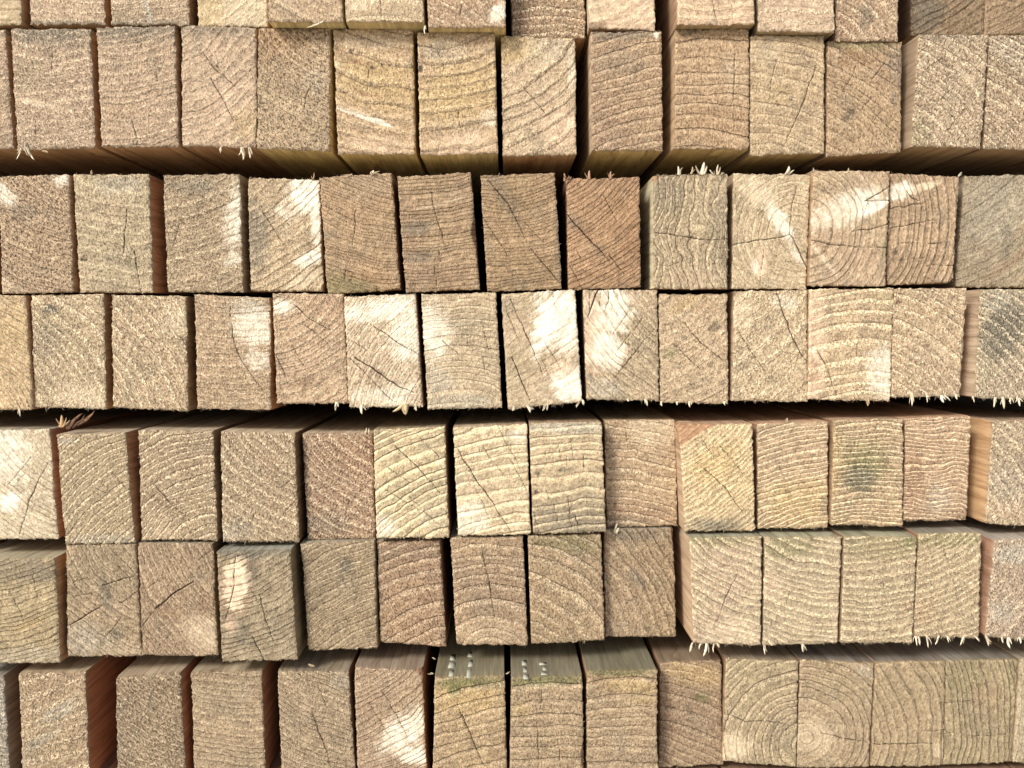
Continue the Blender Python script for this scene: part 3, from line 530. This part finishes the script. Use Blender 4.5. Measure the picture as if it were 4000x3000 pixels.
B('D8', (2277,1132,2567,1132,2575,1565,2292,1560), 1, (190,166,134), (2.1,-.5), 3.5, .5, 5, .55, .45, [(.35,.2,.3,.35,25,'w',1.0,.4),(.15,.5,.2,.4,0,'p',.8),(.3,.55,.25,.25,-40,'w',.9,.4),(.1,.2,.14,.25,0,'p',.7),(.2,.1,.15,.1,0,'o',.3),(.05,.8,.08,.06,0,'g',.6),(.25,.9,.25,.15,0,'l',.5)], [(.4,(.2,.0),(.12,.14),(.05,.24)),(.16,(.35,0),(.34,.12),(.28,.2)),(.12,(.25,0),(.22,.15)),(.12,(.1,.0),(.08,.18)),(.12,(.45,.55),(.8,.25)),(.12,(.5,.7),(.95,.35)),(.1,(.4,.4),(.65,.15)),(.1,(.4,.8),(.7,.55))], fb=1.4, side=(84,60,42), left=(150,110,76), label="fourth-row batten white and pink on its left with a gouged split at the top")
B('D9', (2574,1150,2840,1147,2845,1575,2579,1572), 0, (194,166,132), (-1,-.9), 4.4, .25, 5, .65, .5, [(.8,.3,.12,.07,-20,'k',.55),(.35,.4,.07,.03,0,'k',.5),(.15,.55,.15,.08,0,'n',.5),(.75,.65,.05,.05,0,'k',.4),(.4,.08,.3,.1,-30,'y',.45),(.7,.12,.2,.1,0,'r',.3)], [(.14,(.35,.25),(.6,.45),(.95,.62)),(.12,(.2,.45),(.6,.7))], fb=.9, label="fourth-row batten with dark blotches near its right edge, beside the white and pink one")
B('D10', (2870,1137,3155,1132,3155,1568,2858,1565), 0, (198,174,138), (-1.2,-.9), 5.5, .3, 3, 1.1, .6, [(.1,.2,.2,.2,0,'c',.5),(.7,.1,.2,.1,0,'w',.4)], [(.3,(.56,.0),(.7,.25),(.85,.5),(1,.66)),(.14,(.05,.35),(.3,.6),(.5,.8))], left=(186,146,110), rgh=1.3, nchk=2, label="coarse flecked fourth-row batten split by one long brown crack from top to right edge")
B('D11', (3163,1130,3492,1125,3478,1567,3157,1560), 2, (200,172,134), (.75,2.1), 6.5, -.4, 3, 1.15, .5, [(.9,.75,.22,.3,0,'w',.65),(.05,.5,.14,.9,0,'p',.6,.3),(.05,.75,.08,.15,0,'r',.4),(.9,.1,.2,.1,0,'n',.3)], [(.2,(.1,.55),(.25,.75),(.36,1)),(.14,(.6,.45),(.58,.6))], nchk=1, rgh=1.3, label="fourth-row batten with arched bands of cream flecks and a smooth rounded pinkish left edge")
B('D12', (3494,1128,3778,1125,3750,1547,3482,1552), 1, (194,166,130), (-.6,1.7), 5.0, .33, 4, 1.0, .6, [(.05,.12,.05,.03,0,'b',.7),(.6,.5,.4,.08,45,'c',.3)], nchk=2, rgh=1.4, side=(190,150,112), label="fourth-row batten with a wavy right edge and steep sloping bands, tufts of splinters under it")
B('D13', (3832,1130,4130,1130,4100,1562,3808,1552), 1, (172,158,132), (-1,1.6), 4.4, .3, 3, 1.1, .7, [(.35,.35,.3,.4,20,'G',.7),(.25,.12,.2,.15,0,'l',.5)], left=(198,166,130), fb=3.0, rgh=1.4, nchk=1, label="fourth-row batten with a blue-grey stain and a thick fringe of splinters hanging below")
# ---- row E
B('E0', (-130,1680,193,1678,225,2105,-100,2108), 2, (230,210,184), (2.0,-.6), 2.7, .35, 5, .5, .3, [(.45,.2,.3,.4,0,'w',.7,.6),(.45,.65,.16,.12,-20,'w',1.0)], [(.16,(.55,.95),(.72,.6),(.95,.3)),(.04,(.45,.5),(.75,.25))], top=(152,142,122), side=(176,120,86), label="overexposed white fifth-row batten at the left edge with closely curved rings")  # pale base and white blots paint in overexposed light
B('E1', (220,1697,487,1690,528,2122,255,2125), 3, (168,148,114), (1.9,1.7), 3.5, .8, 4, .85, .55, [(.5,.97,.5,.1,0,'l',.5),(.1,.06,.2,.05,0,'l',.5)], [(.16,(.5,.5),(.7,.55)),(.12,(.75,.35),(.95,.5))], side=(172,120,86), label="fifth-row batten with strong evenly curved rings, right of the overexposed white corner one")
B('E2', (540,1682,832,1682,850,2110,552,2110), 2, (170,148,116), (1.15,1.5), 3.7, .7, 4, .9, .6, [(.2,.9,.3,.2,0,'c',.2)], [(.18,(.2,.5),(.45,.7),(.65,.8))], side=(140,112,84), label="fifth-row batten with rings curving around its lower right corner and one crack across them")
B('E3', (860,1687,1150,1692,1168,2115,870,2115), 2, (168,144,114), (1.8,-.7), 4.5, .25, 3, 1.1, .75, [(.15,.9,.3,.15,0,'l',.4),(.7,.3,.2,.3,0,'r',.2)], [(.14,(.45,.7),(.35,.9)),(.14,(.8,.5),(1,.38)),(.12,(.8,.75),(1,.6)),(.14,(.12,0),(.12,.15))], side=(112,88,62), rgh=1.3, nchk=2, fb=1.3, label="rough fifth-row batten peppered with cream flecks, left of the reddish-brown coarse one")
B('E4', (1182,1694,1456,1692,1465,2105,1201,2108), -2, (160,126,100), (1.8,-.7), 4.2, .22, 3, 1.05, .9, [(.3,.85,.4,.2,0,'g',.4),(.7,.2,.4,.3,0,'r',.35)], [(.12,(.4,.5),(.6,.35))], rgh=1.5, nchk=2, label="coarse dark reddish-brown fifth-row batten next to the smooth cream one")
B('E5', (1458,1680,1738,1668,1755,2100,1470,2102), 3, (206,186,144), (1.35,1.6), 4.7, -.85, 3, .4, .4, [(.05,.05,.1,.08,0,'k',.3),(.1,.9,.2,.2,0,'w',.5),(.8,.8,.25,.25,0,'l',.25)], [(.18,(.3,.15),(.6,.35),(.9,.6)),(.12,(.15,.55),(.6,.75)),(.1,(.6,.05),(.95,.3)),(.12,(.45,.6),(.8,.85)),(.1,(.2,.35),(.5,.5))], top=(150,132,100), fb=1.2, ft=1, label="smooth cream fifth-row batten with bold pale curved ridges and thin cracks crossing them")
B('E6', (1770,1670,2057,1657,2073,2088,1788,2092), 3, (210,190,152), (.95,2.5), 5.6, -.6, 3, .45, .35, [(.15,.85,.3,.25,0,'w',.55),(.9,.1,.2,.1,0,'w',.4)], [(.22,(.05,.2),(.25,.45),(.5,.7),(.75,1)),(.14,(.4,.2),(.65,.45)),(.14,(.6,.0),(.9,.4)),(.14,(.75,.3),(.98,.6)),(.1,(.3,.6),(.45,.85))], side=(92,68,46), top=(175,150,115), label="cream fifth-row batten with wide pale arched bands and steep cracks, right of a black gap")
B('E7', (2067,1652,2350,1650,2368,2077,2083,2085), 4, (196,174,138), (.75,3.2), 5.4, -.6, 3, .4, .4, [(.5,.95,.7,.4,0,'g',.65,.8),(.5,.05,.7,.08,0,'l',.6),(.45,.42,.09,.04,0,'G',.6),(.08,.45,.04,.03,0,'k',.6),(.06,.62,.03,.03,0,'k',.8),(.05,.55,.03,.02,0,'k',.6)], [(.16,(.2,.6),(.24,.7)),(.16,(.3,.7),(.33,.9)),(.16,(.5,.65),(.52,.95)),(.3,(.6,.85),(.62,1)),(.12,(.2,.25),(.23,.35)),(.12,(.4,.2),(.42,.35)),(.12,(.57,.15),(.58,.3)),(.12,(.72,.3),(.73,.45)),(.12,(.5,.3),(.5,.4)),(.14,(.03,.8),(.08,1)),(.12,(.75,.7),(.77,.85))], top=(162,132,97), label="fifth-row batten with level rings, darkened lower half and many short upright cracks")
B('E8', (2362,1642,2638,1640,2647,2053,2370,2060), -7, (184,154,118), (-.2,3.0), 4.7, .5, 5, .75, .45, [(.5,.9,.6,.25,0,'r',.3),(.2,.95,.5,.1,0,'g',.45),(.7,.1,.4,.25,0,'c',.35)], [(.12,(.3,.1),(.32,.25)),(.12,(.65,.5),(.63,.6))], top=(187,160,122), label="set-back fifth-row batten with rings dipping to the right and a shaded left edge")
B('E9', (2655,1660,2940,1655,2950,2073,2674,2075), 3, (198,174,130), (-2.2,-2), 2.15, -.5, 2, .5, .45, [(.45,.38,.4,.25,-35,'y',.55),(.45,.95,.4,.12,0,'G',.75,.7),(.8,.6,.2,.2,0,'y',.2)], [(.16,(.3,.4),(.6,.6),(.85,.85)),(.12,(.3,.15),(.5,.35)),(.12,(.55,.2),(.9,.5))], cut=((0,0,.50,.20,9),), left=(196,158,118), top=(175,140,107), label="yellowish fifth-row batten with its top left corner broken away and grey-stained lower edge")
B('E10', (2957,1657,3235,1647,3235,2062,2960,2065), 1, (194,168,130), (1.1,2.3), 2.7, -.5, 3, .65, .5, [(.6,.75,.5,.35,0,'y',.5),(.95,.8,.08,.15,0,'g',.5)], [(.1,(.3,.4),(.5,.7))], top=(187,147,112), label="fifth-row batten with fine arched rings turning yellow-olive towards its lower right")
B('E11', (3257,1642,3530,1637,3527,2058,3247,2050), 2, (186,158,122), (.6,3.0), 2.5, -.5, 3, .8, .6, [(.45,.45,.35,.35,0,'n',.7,.8),(.4,.55,.25,.2,0,'G',.6),(.05,.4,.08,.5,0,'y',.4)], [(.16,(.62,.02),(.63,.2)),(.1,(.3,.6),(.35,.7))], top=(175,140,107), left=(150,108,66), label="fifth-row batten with a dark olive stain in its centre and level close rings")
B('E12', (3537,1637,3795,1625,3775,2030,3530,2037), 0, (186,152,120), (.3,2.6), 2.2, -.6, 3, .7, .5, [(.12,.6,.2,.6,0,'r',.5),(.55,.8,.2,.25,0,'l',.35),(.9,.95,.15,.12,0,'b',.4)], (), warp=2.0, top=(187,147,112), label="fifth-row batten with tightly packed wavy rings, left of the yellow-orange gap")
B('E13', (3880,1643,4150,1640,4120,2062,3850,2045), 2, (188,164,134), (-1.6,1.6), 5, .2, 3, 1.15, .75, [(.3,.6,.3,.3,0,'l',.3)], left=(214,160,84), top=(160,135,110), rgh=1.4, nchk=1, label="coarse fifth-row batten at the right edge whose left side glows yellow-orange")
# ---- row F
B('F0', (-150,2187,213,2180,235,2590,-130,2592), 6, (190,168,124), (-.1,-1.8), 2.5, .55, 2.5, .4, .4, [(.6,.1,.6,.15,0,'g',.5),(.7,.62,.2,.05,-20,'y',.5),(.6,.95,.5,.15,0,'l',.4)], [(.1,(.5,.3),(.6,.5),(.65,.7)),(.12,(.75,.15),(.8,.4))], top=(170,160,130), ft=.8, label="sixth-row batten at the left edge with rippled rings and a broad grey top showing")
B('F1', (257,2130,531,2125,552,2563,262,2565), 3, (170,144,112), (2.1,-.6), 3.7, .5, 4, .5, .5, [(.55,.45,.1,.3,-10,'G',.55),(.7,.8,.08,.1,0,'G',.6),(.2,.85,.35,.25,0,'l',.45),(.7,.95,.4,.1,0,'c',.25)], [(.28,(.02,.72),(.3,.62),(.5,.54)),(.24,(.5,.36),(.75,.32),(.95,.28)),(.2,(.75,.52),(1,.42)),(.16,(.12,.46),(.4,.43)),(.2,(.5,.85),(.75,.65)),(.12,(.1,.33),(.3,.3))], nchk=4, label="brown sixth-row batten with several black cracks sloping up right and a smoky centre")
B('F2', (538,2123,832,2124,850,2562,555,2560), 3, (168,140,108), (2.2,-.3), 3.4, .5, 4, .5, .55, [(.85,.8,.3,.25,0,'c',.45),(.35,.6,.2,.12,0,'o',.2),(.9,.5,.12,.15,0,'r',.2)], [(.4,(.2,.58),(.45,.45),(.72,.33)),(.24,(.0,.75),(.15,.62)),(.14,(.1,.4),(.25,.32)),(.14,(.8,.15),(1,.05))], nchk=3, side=(120,94,68), label="brown sixth-row batten with one bold black crack rising across its middle")
B('F3', (844,2157,1135,2147,1160,2578,868,2585), 8, (160,144,114), (-.6,-1.5), 3.0, .5, 4, .4, .4, [(.24,.30,.23,.46,8,'r',.5,.2),(.24,.28,.18,.38,8,'c',1.0,.2),(.22,.33,.12,.22,5,'p',.6,.6),(.15,.66,.1,.12,0,'p',.6),(.5,.0,.6,.1,0,'G',.7),(.45,.2,.1,.2,0,'G',.4),(.3,.75,.12,.2,-20,'G',.4)], [(.16,(.26,.05),(.2,.35),(.08,.62)),(.26,(.42,.78),(.5,.9),(.55,1)),(.18,(.55,.4),(.6,.6),(.72,.85)),(.1,(.45,.35),(.55,.5))], top=(147,145,132), side=(126,108,80), label="grey sixth-row batten with a pale oval knot on its left side")
B('F4', (1174,2122,1462,2114,1475,2533,1203,2542), 1, (164,142,110), (1.9,2.6), 3.0, .6, 3, .4, .5, [(.6,.22,.12,.1,-40,'G',.6)], [(.12,(.5,.65),(.6,.75))], side=(140,110,80), nchk=4, label="sixth-row batten covered in close diagonal rings with a small blue-grey mark near its top")
B('F5', (1472,2117,1720,2112,1742,2527,1485,2507), 0, (176,138,104), (1.25,1.75), 6.5, .38, 5, .55, .7, [(.4,.1,.5,.15,0,'g',.25)], [(.12,(.7,.4),(.85,.6))], side=(150,104,70), label="reddish sixth-row batten with a ragged left edge and widely spaced curved rings")
B('F6', (1759,2099,2043,2095,2062,2520,1783,2518), 1, (182,150,114), (.52,1.25), 6.2, .45, 5, .6, .55, [(.5,.9,.4,.2,0,'c',.2)], [(.3,(.44,.15),(.5,.42)),(.36,(.5,.42),(.56,.75))], side=(104,76,52), label="sixth-row batten with concentric arches and a black upright crack down its middle")
B('F7', (2062,2094,2348,2087,2363,2500,2076,2517), 1, (172,144,110), (-.3,1.35), 7.0, .45, 5, .6, .6, [(.6,.08,.6,.14,10,'n',.5,.7),(.55,.25,.04,.06,0,'p',.5)], (), label="sixth-row batten with wide rings curving down around its lower left, olive-dark along its top")
B('F8', (2359,2070,2632,2067,2642,2487,2365,2487), -5, (166,138,106), (-2.0,1.4), 5.7, .5, 6, .45, .6, [(.45,.45,.08,.2,-35,'G',.55),(.5,.05,.5,.1,0,'g',.5),(.35,.66,.04,.02,0,'k',.8),(.6,.93,.06,.03,0,'k',.5)], (), cut=((1,0,.05,.22,2.5),), label="sixth-row batten with nearly upright slanting rings, left of the wide brown gap")
B('F9', (2694,2102,2977,2097,2972,2520,2708,2512), 8, (192,172,140), (1.5,-.9), 3.5, -.6, 3, .75, .4, [(.5,.02,.6,.10,0,'n',.5,.6),(.6,.9,.4,.2,0,'c',.35)], [(.16,(.65,.35),(.5,.55),(.35,.8))], left=(198,160,116), top=(147,145,122), fb=1.8, label="cream-olive sixth-row batten with white splinters at its lower left, right of a wide gap")
B('F10', (2987,2100,3288,2099,3273,2513,2980,2520), 7, (186,168,136), (1.1,-1.1), 3.6, -.55, 3, .85, .4, [(.3,.08,.4,.16,0,'n',.5),(.1,.45,.2,.2,0,'p',.3)], [(.12,(.35,.5),(.3,.65))], top=(150,147,120), fb=1.3, nchk=2, side=(120,92,66), label="sixth-row batten with shallow sagging light rings, left of the lime-green cornered one")
B('F11', (3299,2094,3583,2097,3565,2513,3284,2512), 7, (180,160,126), (.1,-2.1), 3.7, -.5, 3, .9, .5, [(.92,.04,.12,.07,0,'n',.75),(.5,.1,.6,.18,0,'n',.35),(.9,.65,.12,.1,0,'r',.3)], [(.12,(.55,.4),(.6,.55))], top=(152,150,122), fb=1.3, nchk=2, label="sixth-row batten with a lime-green top right corner and gently rising light rings")
B('F12', (3590,2087,3835,2082,3825,2490,3570,2487), 6, (178,158,124), (-.9,-1.4), 3.3, -.45, 3, .85, .5, [(.5,.05,.6,.12,0,'n',.45),(.15,.75,.2,.25,0,'r',.3)], [(.1,(.4,.15),(.5,.3)),(.1,(.55,.4),(.65,.55))], top=(140,132,117), fb=3.2, nchk=2, side=(178,124,84), label="sixth-row batten with steeply rising light rings and a long straggly fringe under its lower edge")
B('F13', (3887,2112,4150,2095,4120,2512,3850,2484), 7, (184,160,140), (-1.5,-.2), 4.4, .3, 3, 1.0, .6, [(.3,.15,.35,.15,0,'l',.7),(.2,.75,.2,.2,30,'l',.5)], left=(176,122,84), top=(160,150,137), fb=2.4, rgh=1.3, nchk=1, label="pinkish-grey sixth-row batten at the right edge with thick splinters below it")
# ---- row G
B('G0', (-200,2644,12,2640,40,3080,-180,3080), 3, (160,156,150), (.5,-1), 3.5, .4, 3, 1.0, .8, [(.8,.3,.4,.5,0,'l',.6)], top=(150,147,140), side=(130,116,100), label="bluish-grey sliver of a batten in the bottom left corner of the picture")
B('G1', (72,2632,330,2628,352,3060,87,3060), 3, (178,152,116), (-.6,-1.6), 6.0, .35, 2, 1.15, .7, [(.6,.35,.3,.1,-30,'l',.6),(.3,.6,.3,.08,-30,'l',.5)], rgh=1.8, nchk=1, side=(166,108,72), top=(175,155,122), label="shaggy bottom-row batten with silvery flecks, left of the very wide reddish-brown gap")
B('G2', (452,2648,705,2628,725,3060,458,3060), 3, (154,130,102), (1.7,-.7), 2.9, .4, 3, .75, .8, [(.5,.1,.5,.15,0,'b',.3)], rgh=1.4, nchk=2, side=(162,104,70), top=(167,147,120), label="rough brown bottom-row batten just right of the very wide reddish-brown gap")
B('G3', (744,2628,1022,2622,1037,3060,760,3060), 2, (172,146,114), (.9,-1.5), 3.3, .42, 5, .6, .45, [(.2,.05,.4,.1,0,'b',.3)], nchk=2, side=(166,108,72), top=(160,140,112), label="bottom-row batten with dipping bowl-like rings between two reddish-brown gaps")
B('G4', (1082,2624,1360,2624,1390,3060,1102,3060), 3, (166,142,112), (1.6,-1.1), 2.9, .42, 4, .55, .5, [(.9,.1,.15,.12,0,'l',.4)], [(.2,(.45,.35),(.6,.65),(.68,.85)),(.12,(.55,.1),(.65,.3))], nchk=4, side=(112,84,60), top=(152,135,112), label="bottom-row batten with finely crosshatched rings, left of the one with a white shine")
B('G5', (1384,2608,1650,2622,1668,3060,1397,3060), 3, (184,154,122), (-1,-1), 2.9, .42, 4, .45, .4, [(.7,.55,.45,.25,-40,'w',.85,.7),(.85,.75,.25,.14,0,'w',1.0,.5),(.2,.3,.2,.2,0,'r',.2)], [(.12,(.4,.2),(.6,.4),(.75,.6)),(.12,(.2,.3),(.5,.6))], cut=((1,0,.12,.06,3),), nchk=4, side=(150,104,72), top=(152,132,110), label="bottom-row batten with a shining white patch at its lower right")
TG = (128,120,92)
B('G6', (1697,2647,1970,2642,1982,3060,1690,3060), 10, (188,158,114), (1.7,3.4), 7.0, .5, 5, .4, .5, [(.45,.06,.6,.10,0,'n',.9,.8),(.4,.2,.6,.2,0,'y',.6),(.3,.12,.1,.1,60,'n',.8)], [(.22,(.4,.35),(.55,.6),(.68,.82)),(.14,(.35,.3),(.45,.45))], top=TG, ft=1, label="jutting bottom-row batten with mossy yellow-green rim and three chalky dabs on its top")
B('G7', (1997,2647,2275,2642,2282,3060,1990,3060), 10, (178,150,116), (.5,4.5), 6.6, .45, 6, .35, .6, [(.5,.03,.6,.09,0,'n',.75,.6),(.15,.3,.12,.1,0,'y',.4)], [(.14,(.42,.05),(.42,.3)),(.18,(.36,.4),(.4,.9)),(.12,(.68,.65),(.69,.95))], top=(126,118,94), cut=((1,.75,.05,.2,2),), ft=1, label="jutting bottom-row batten with level rings, an upright crack and two faint chalky dabs")
B('G8', (2292,2624,2567,2618,2570,3060,2292,3060), 9, (178,150,116), (.4,4.2), 6.2, .45, 6, .35, .6, [(.6,.12,.5,.12,5,'y',.6,.6),(.5,.0,.6,.07,0,'n',.75,.6),(.8,.25,.2,.08,0,'y',.4),(.2,.1,.15,.1,0,'b',.4)], (), top=(118,112,88), ft=1.2, label="jutting bottom-row batten with a mossy green rim and a yellow patch under it")
B('G9', (2580,2592,2817,2577,2825,2987,2574,3000), -1, (166,136,104), (-.7,2.2), 5.2, .45, 5, .35, .5, [(.6,.12,.6,.2,10,'y',.5),(.7,.35,.14,.08,30,'n',.6),(.08,.5,.15,.8,0,'b',.4)], (), top=(125,105,82), label="set-back bottom-row batten, orange-brown on top with green specks, beside a half bullseye")  # brown blot down the left edge paints the jutting neighbour's shade
B('G10', (2837,2575,3120,2583,3110,2995,2824,2975), 1, (182,162,126), (1.07,.80), 5.0, .5, 5, .5, .45, [(.1,.85,.3,.2,0,'c',.6),(.75,.7,.2,.25,0,'g',.3)], [(.2,(0,.53),(.3,.6),(.6,.58),(1,.62))], top=(150,135,112), label="bottom-row batten carrying the left half of a bullseye of rings")
B('G11', (3126,2578,3417,2592,3395,2995,3112,2998), 1, (176,154,118), (.12,.72), 4.9, .5, 5, .45, .4, [(.2,.7,.3,.25,0,'c',.4),(.9,.08,.15,.08,30,'l',.4)], [(.22,(.32,.68),(.6,.72),(.95,.76)),(.16,(.97,.76),(1,.95))], top=(130,122,115), label="bottom-row batten with the bullseye centre of the growth rings on its left")
B('G12', (3421,2588,3695,2582,3685,2992,3402,2994), 1, (174,150,114), (-1.0,.75), 5.2, .6, 6, .35, .35, [(.95,.85,.1,.12,0,'c',.4)], [(.24,(0,.78),(.4,.79),(.85,.78)),(.16,(.7,.66),(1,.66))], top=(130,122,115), label="bottom-row batten with upright curved rings and a level crack, right of the bullseye")
B('G13', (3697,2582,3977,2577,3952,2977,3688,2987), 0, (168,150,112), (-2.6,.75), 3.4, .55, 5, .35, .35, [(.3,.15,.35,.3,0,'n',.25),(.6,.35,.25,.25,0,'r',.25),(.95,.1,.1,.2,0,'n',.35)], [(.14,(0,.4),(.5,.38)),(.14,(.4,.73),(.9,.73)),(.12,(0,.7),(.15,.7))], top=(137,132,122), label="bottom-row batten with upright straight rings shading from green to reddish brown")
B('G14', (3985,2576,4270,2570,4250,2990,3958,2978), 1, (180,166,136), (-2,.5), 4, .3, 4, .5, .4, (), top=(150,142,125), label="thin pale strip of a batten in the bottom right corner of the picture")
# ---- the row below: only its top edge shows
for i_, (x_, l_) in enumerate(((2540, "the set-back orange-brown bottom-row one"), (2830, "the left half of the bullseye"), (3120, "the one with the bullseye centre"),
                               (3405, "the one with upright curved rings"), (3690, "the green to reddish upright-ringed one"), (3975, "the pale corner strip"))):
    B('H%d' % i_, (x_, 3012, x_ + 275, 3012, x_ + 270, 3440, x_ - 2, 3440), -2 + i_ % 3, (150,124,92), (.5,3), 4, .3, 4, .3, .3, label="dark rim of a batten top directly under " + l_, top=(128,100,74))
for i_ in range(10):
    x_ = -310 + i_ * 285
    B('H%d' % (10 + i_), (x_, 3012, x_ + 275, 3012, x_ + 272, 3440, x_ + 4, 3440), -2 - i_ % 3, (150,116,86), (.5,3), 4, .3, 4, .3, .3, label="batten of the lowest row, only glimpsed at the foot of the bottom row's dark gaps", top=(150,104,72))
# ---- unseen battens past the sides and top, added to keep sky out of gaps
for r_, (yt, yb, xl, xr, d_) in dict(A=(-330, 95, -290, 4215, 0), B=(116, 582, -300, 4190, 0), C=(682, 1143, -30, 4160, 0), D=(1140, 1590, -215, 4140, 0),
                                 E=(1680, 2100, -140, 4160, 0), F=(2115, 2570, -160, 4160, 2), G=(2640, 3060, -210, 4280, 0)).items():
    for k_ in (0, 1, 2) if r_ in 'DE' else (0, 1):
        a_ = xl - 300 * k_; b_ = xr + 305 * k_
        B(r_ + str(97 - k_), (a_ - 298, yt, a_, yt, a_ + 8, yb, a_ - 290, yb), d_, (178,150,120), (.5,3), 4, .3, 4, .4, .4, label="unseen outer batten added beyond the left edge of the picture")
        B(r_ + str(98 + k_) if k_ < 2 else r_ + '94', (b_, yt, b_ + 300, yt, b_ + 285, yb, b_ - 13, yb), d_, (178,150,120), (.5,3), 4, .3, 4, .4, .4, label="unseen outer batten added beyond the right edge of the picture")
for i_ in range(16):
    x_ = -420 + i_ * 306
    B('Z%d' % i_, (x_ - 12, -800, x_ + 290, -800, x_ + 300, -338, x_ - 2, -338), 0, (178,150,120), (.5,3), 4, .3, 4, .4, .4, label="unseen batten added above the top edge of the picture")
#BOARDS_END

# ------------------------------------------------------------------ single splinters
for a in [('E1',262,1676,325,1612,16,(120,84,58)),('E1',300,1660,372,1600,12,(140,100,70)),('E1',285,1672,350,1630,9,(96,66,46)),('B1',100,560,138,628,12),('B1',85,578,62,626,6),('B1',165,590,190,598,6,(200,170,130)),('B3',945,576,948,628,13),('B3',975,574,978,622,11),('B3',865,572,862,600,6),
          ('A4',1270,80,1195,108,6),('A4',1245,78,1250,96,5),('A6',1660,100,1662,135,6),
          ('C4',1375,682,1330,688,7,(215,185,150)),('C4',1450,680,1462,666,14,(225,200,165)),('C3',1222,702,1226,672,6,(190,150,110)),
          ('C7',2207,706,2204,676,11,(190,145,110)),('C7',2302,700,2302,664,13,(200,155,120)),('C7',2386,698,2386,668,12,(190,145,110)),('C7',2225,700,2222,686,8,(200,155,120)),
          ('C8',2652,682,2648,648,12),('C8',2742,682,2750,632,20),('C8',2700,680,2704,650,10,(190,165,130)),('C8',2786,682,2772,662,8),('C8',2803,682,2806,642,10),('C8',2820,682,2822,672,6),
          ('C9',3074,680,3082,648,16),('C12',3744,690,3758,672,8,(245,235,215)),('C1',358,682,360,664,8,(200,170,140)),('C10',3312,672,3314,655,5),('C10',3177,672,3176,655,5),
          ('D4',1314,1570,1310,1606,11),('D4',1320,1572,1322,1590,9),('D5',1412,1582,1414,1620,14),('D5',1583,1580,1585,1622,30,(215,185,140)),('D5',1625,1586,1627,1606,8),
          ('D7',2058,1580,2072,1614,14),('D7',2010,1588,2002,1606,9),('D7',2128,1580,2118,1606,9),('D7',2140,1580,2136,1604,7),('D7',2266,1562,2250,1592,9),('D7',2276,1562,2282,1584,6),
          ('D8',2520,1558,2528,1588,9),('D8',2450,1556,2456,1570,8),('D9',2584,1568,2586,1588,9),('D9',2645,1568,2646,1584,8),('D9',2692,1568,2696,1592,8),('D9',2830,1568,2833,1584,7),
          ('D11',3388,1560,3390,1586,11,(205,175,135)),('D12',3560,1542,3562,1588,9),('D12',3680,1544,3688,1574,16,(250,240,222)),('D12',3620,1544,3622,1574,7),('D12',3733,1540,3740,1562,9),
          ('D13',3888,1552,3882,1592,12),('D13',3918,1552,3922,1600,14),('D13',3948,1554,3950,1580,10),('D13',3978,1554,3984,1588,12),('D13',3800,1548,3806,1574,6),('D0',77,1596,79,1630,6),
          ('E1',238,1668,240,1620,20,(190,150,105)),('E1',240,1668,272,1640,9,(215,180,135)),('E4',1428,1692,1430,1670,7),('E4',1440,1692,1441,1672,6),('E10',3074,1650,3074,1632,9,(225,205,170)),
          ('F8',2404,2082,2412,2042,12,(235,222,190)),('F8',2408,2084,2420,2060,9,(240,228,200)),
          ('F9',2706,2510,2694,2552,9),('F9',2762,2514,2745,2566,13),('F9',2738,2514,2732,2540,7),('F9',2790,2514,2788,2552,7),('F9',2800,2512,2812,2530,6),
          ('F10',2985,2518,2990,2560,7),('F10',3134,2516,3138,2550,7),('F12',3576,2484,3582,2526,8),('F12',3588,2484,3594,2524,8),('F12',3620,2484,3626,2534,9),('F12',3668,2484,3652,2520,9),('F12',3700,2484,3708,2512,6),('F12',3765,2484,3750,2524,8),('F12',3806,2484,3828,2508,6),
          ('F13',3852,2482,3862,2526,14,(215,195,170)),('F13',3940,2490,3948,2536,15,(240,225,205)),('F13',3915,2488,3920,2514,9),('F13',3982,2490,3986,2516,10),
          ('G6',1700,2575,1688,2568,6),('G6',1690,2632,1680,2628,8),('G4',1225,2602,1205,2592,9,(215,190,155)),('G7',1990,2625,1975,2632,5),('G10',2600+250,2578,2846,2566,5)]:
    splinter(*a)

# chalky dabs left on the grey tops of the jutting battens
def dab(key, px, py, wpx, hpx):
    root, org, dep = BOARDS[key]
    zt = P(px, 2645, -dep).z                                            # height of the batten's top
    d1 = ROT @ Vector(((px - 2000) / FPX, -(py - 1500) / FPX, -1.0)); t = (zt - CAM_Z) / d1.z
    c = cam.location + d1 * t
    rs = np.random.RandomState(int(px)); vs = []; qs = []; cs = []
    sy = hpx * 1.3 / FPX * 0.45 * 1.9; sx = wpx * 1.5 / FPX * DIST
    for k in range(3):
        ox, oy = rs.uniform(-.12, .12) * sx, (k / 2 - .5) * sy * .8; a = sx * rs.uniform(.2, .45); b = sy * rs.uniform(.12, .2); i0 = len(vs)
        for zz in (-0.0004, 0.00008):
            for sx_, sy_ in ((-1, -1), (1, -1), (1, 1), (-1, 1)):
                vs.append((c.x + ox + sx_ * a * rs.uniform(.7, 1), c.y + oy + sy_ * b * rs.uniform(.7, 1), zt + zz)); cs.append(tuple(lin((176, 178, 164)) * rs.uniform(.8, 1)))
        qs += [[i0 + 4, i0 + 5, i0 + 6, i0 + 7]] + [[i0 + j, i0 + (j + 1) % 4, i0 + 4 + (j + 1) % 4, i0 + 4 + j] for j in range(4)]
    me = new_mesh("chalk_mark", np.array(vs) - org, qs, None, dict(tint=np.array(cs)), smooth=False); me.materials.append(M_SPL)
    o = bpy.data.objects.new("chalk_mark", me); S.collection.objects.link(o); o.parent = root
for a in [('G6',1765,2598,26,60),('G6',1835,2592,28,72),('G6',1903,2602,18,44),('G7',2052,2615,24,50),('G7',2125,2612,26,36)]:
    dab(*a)
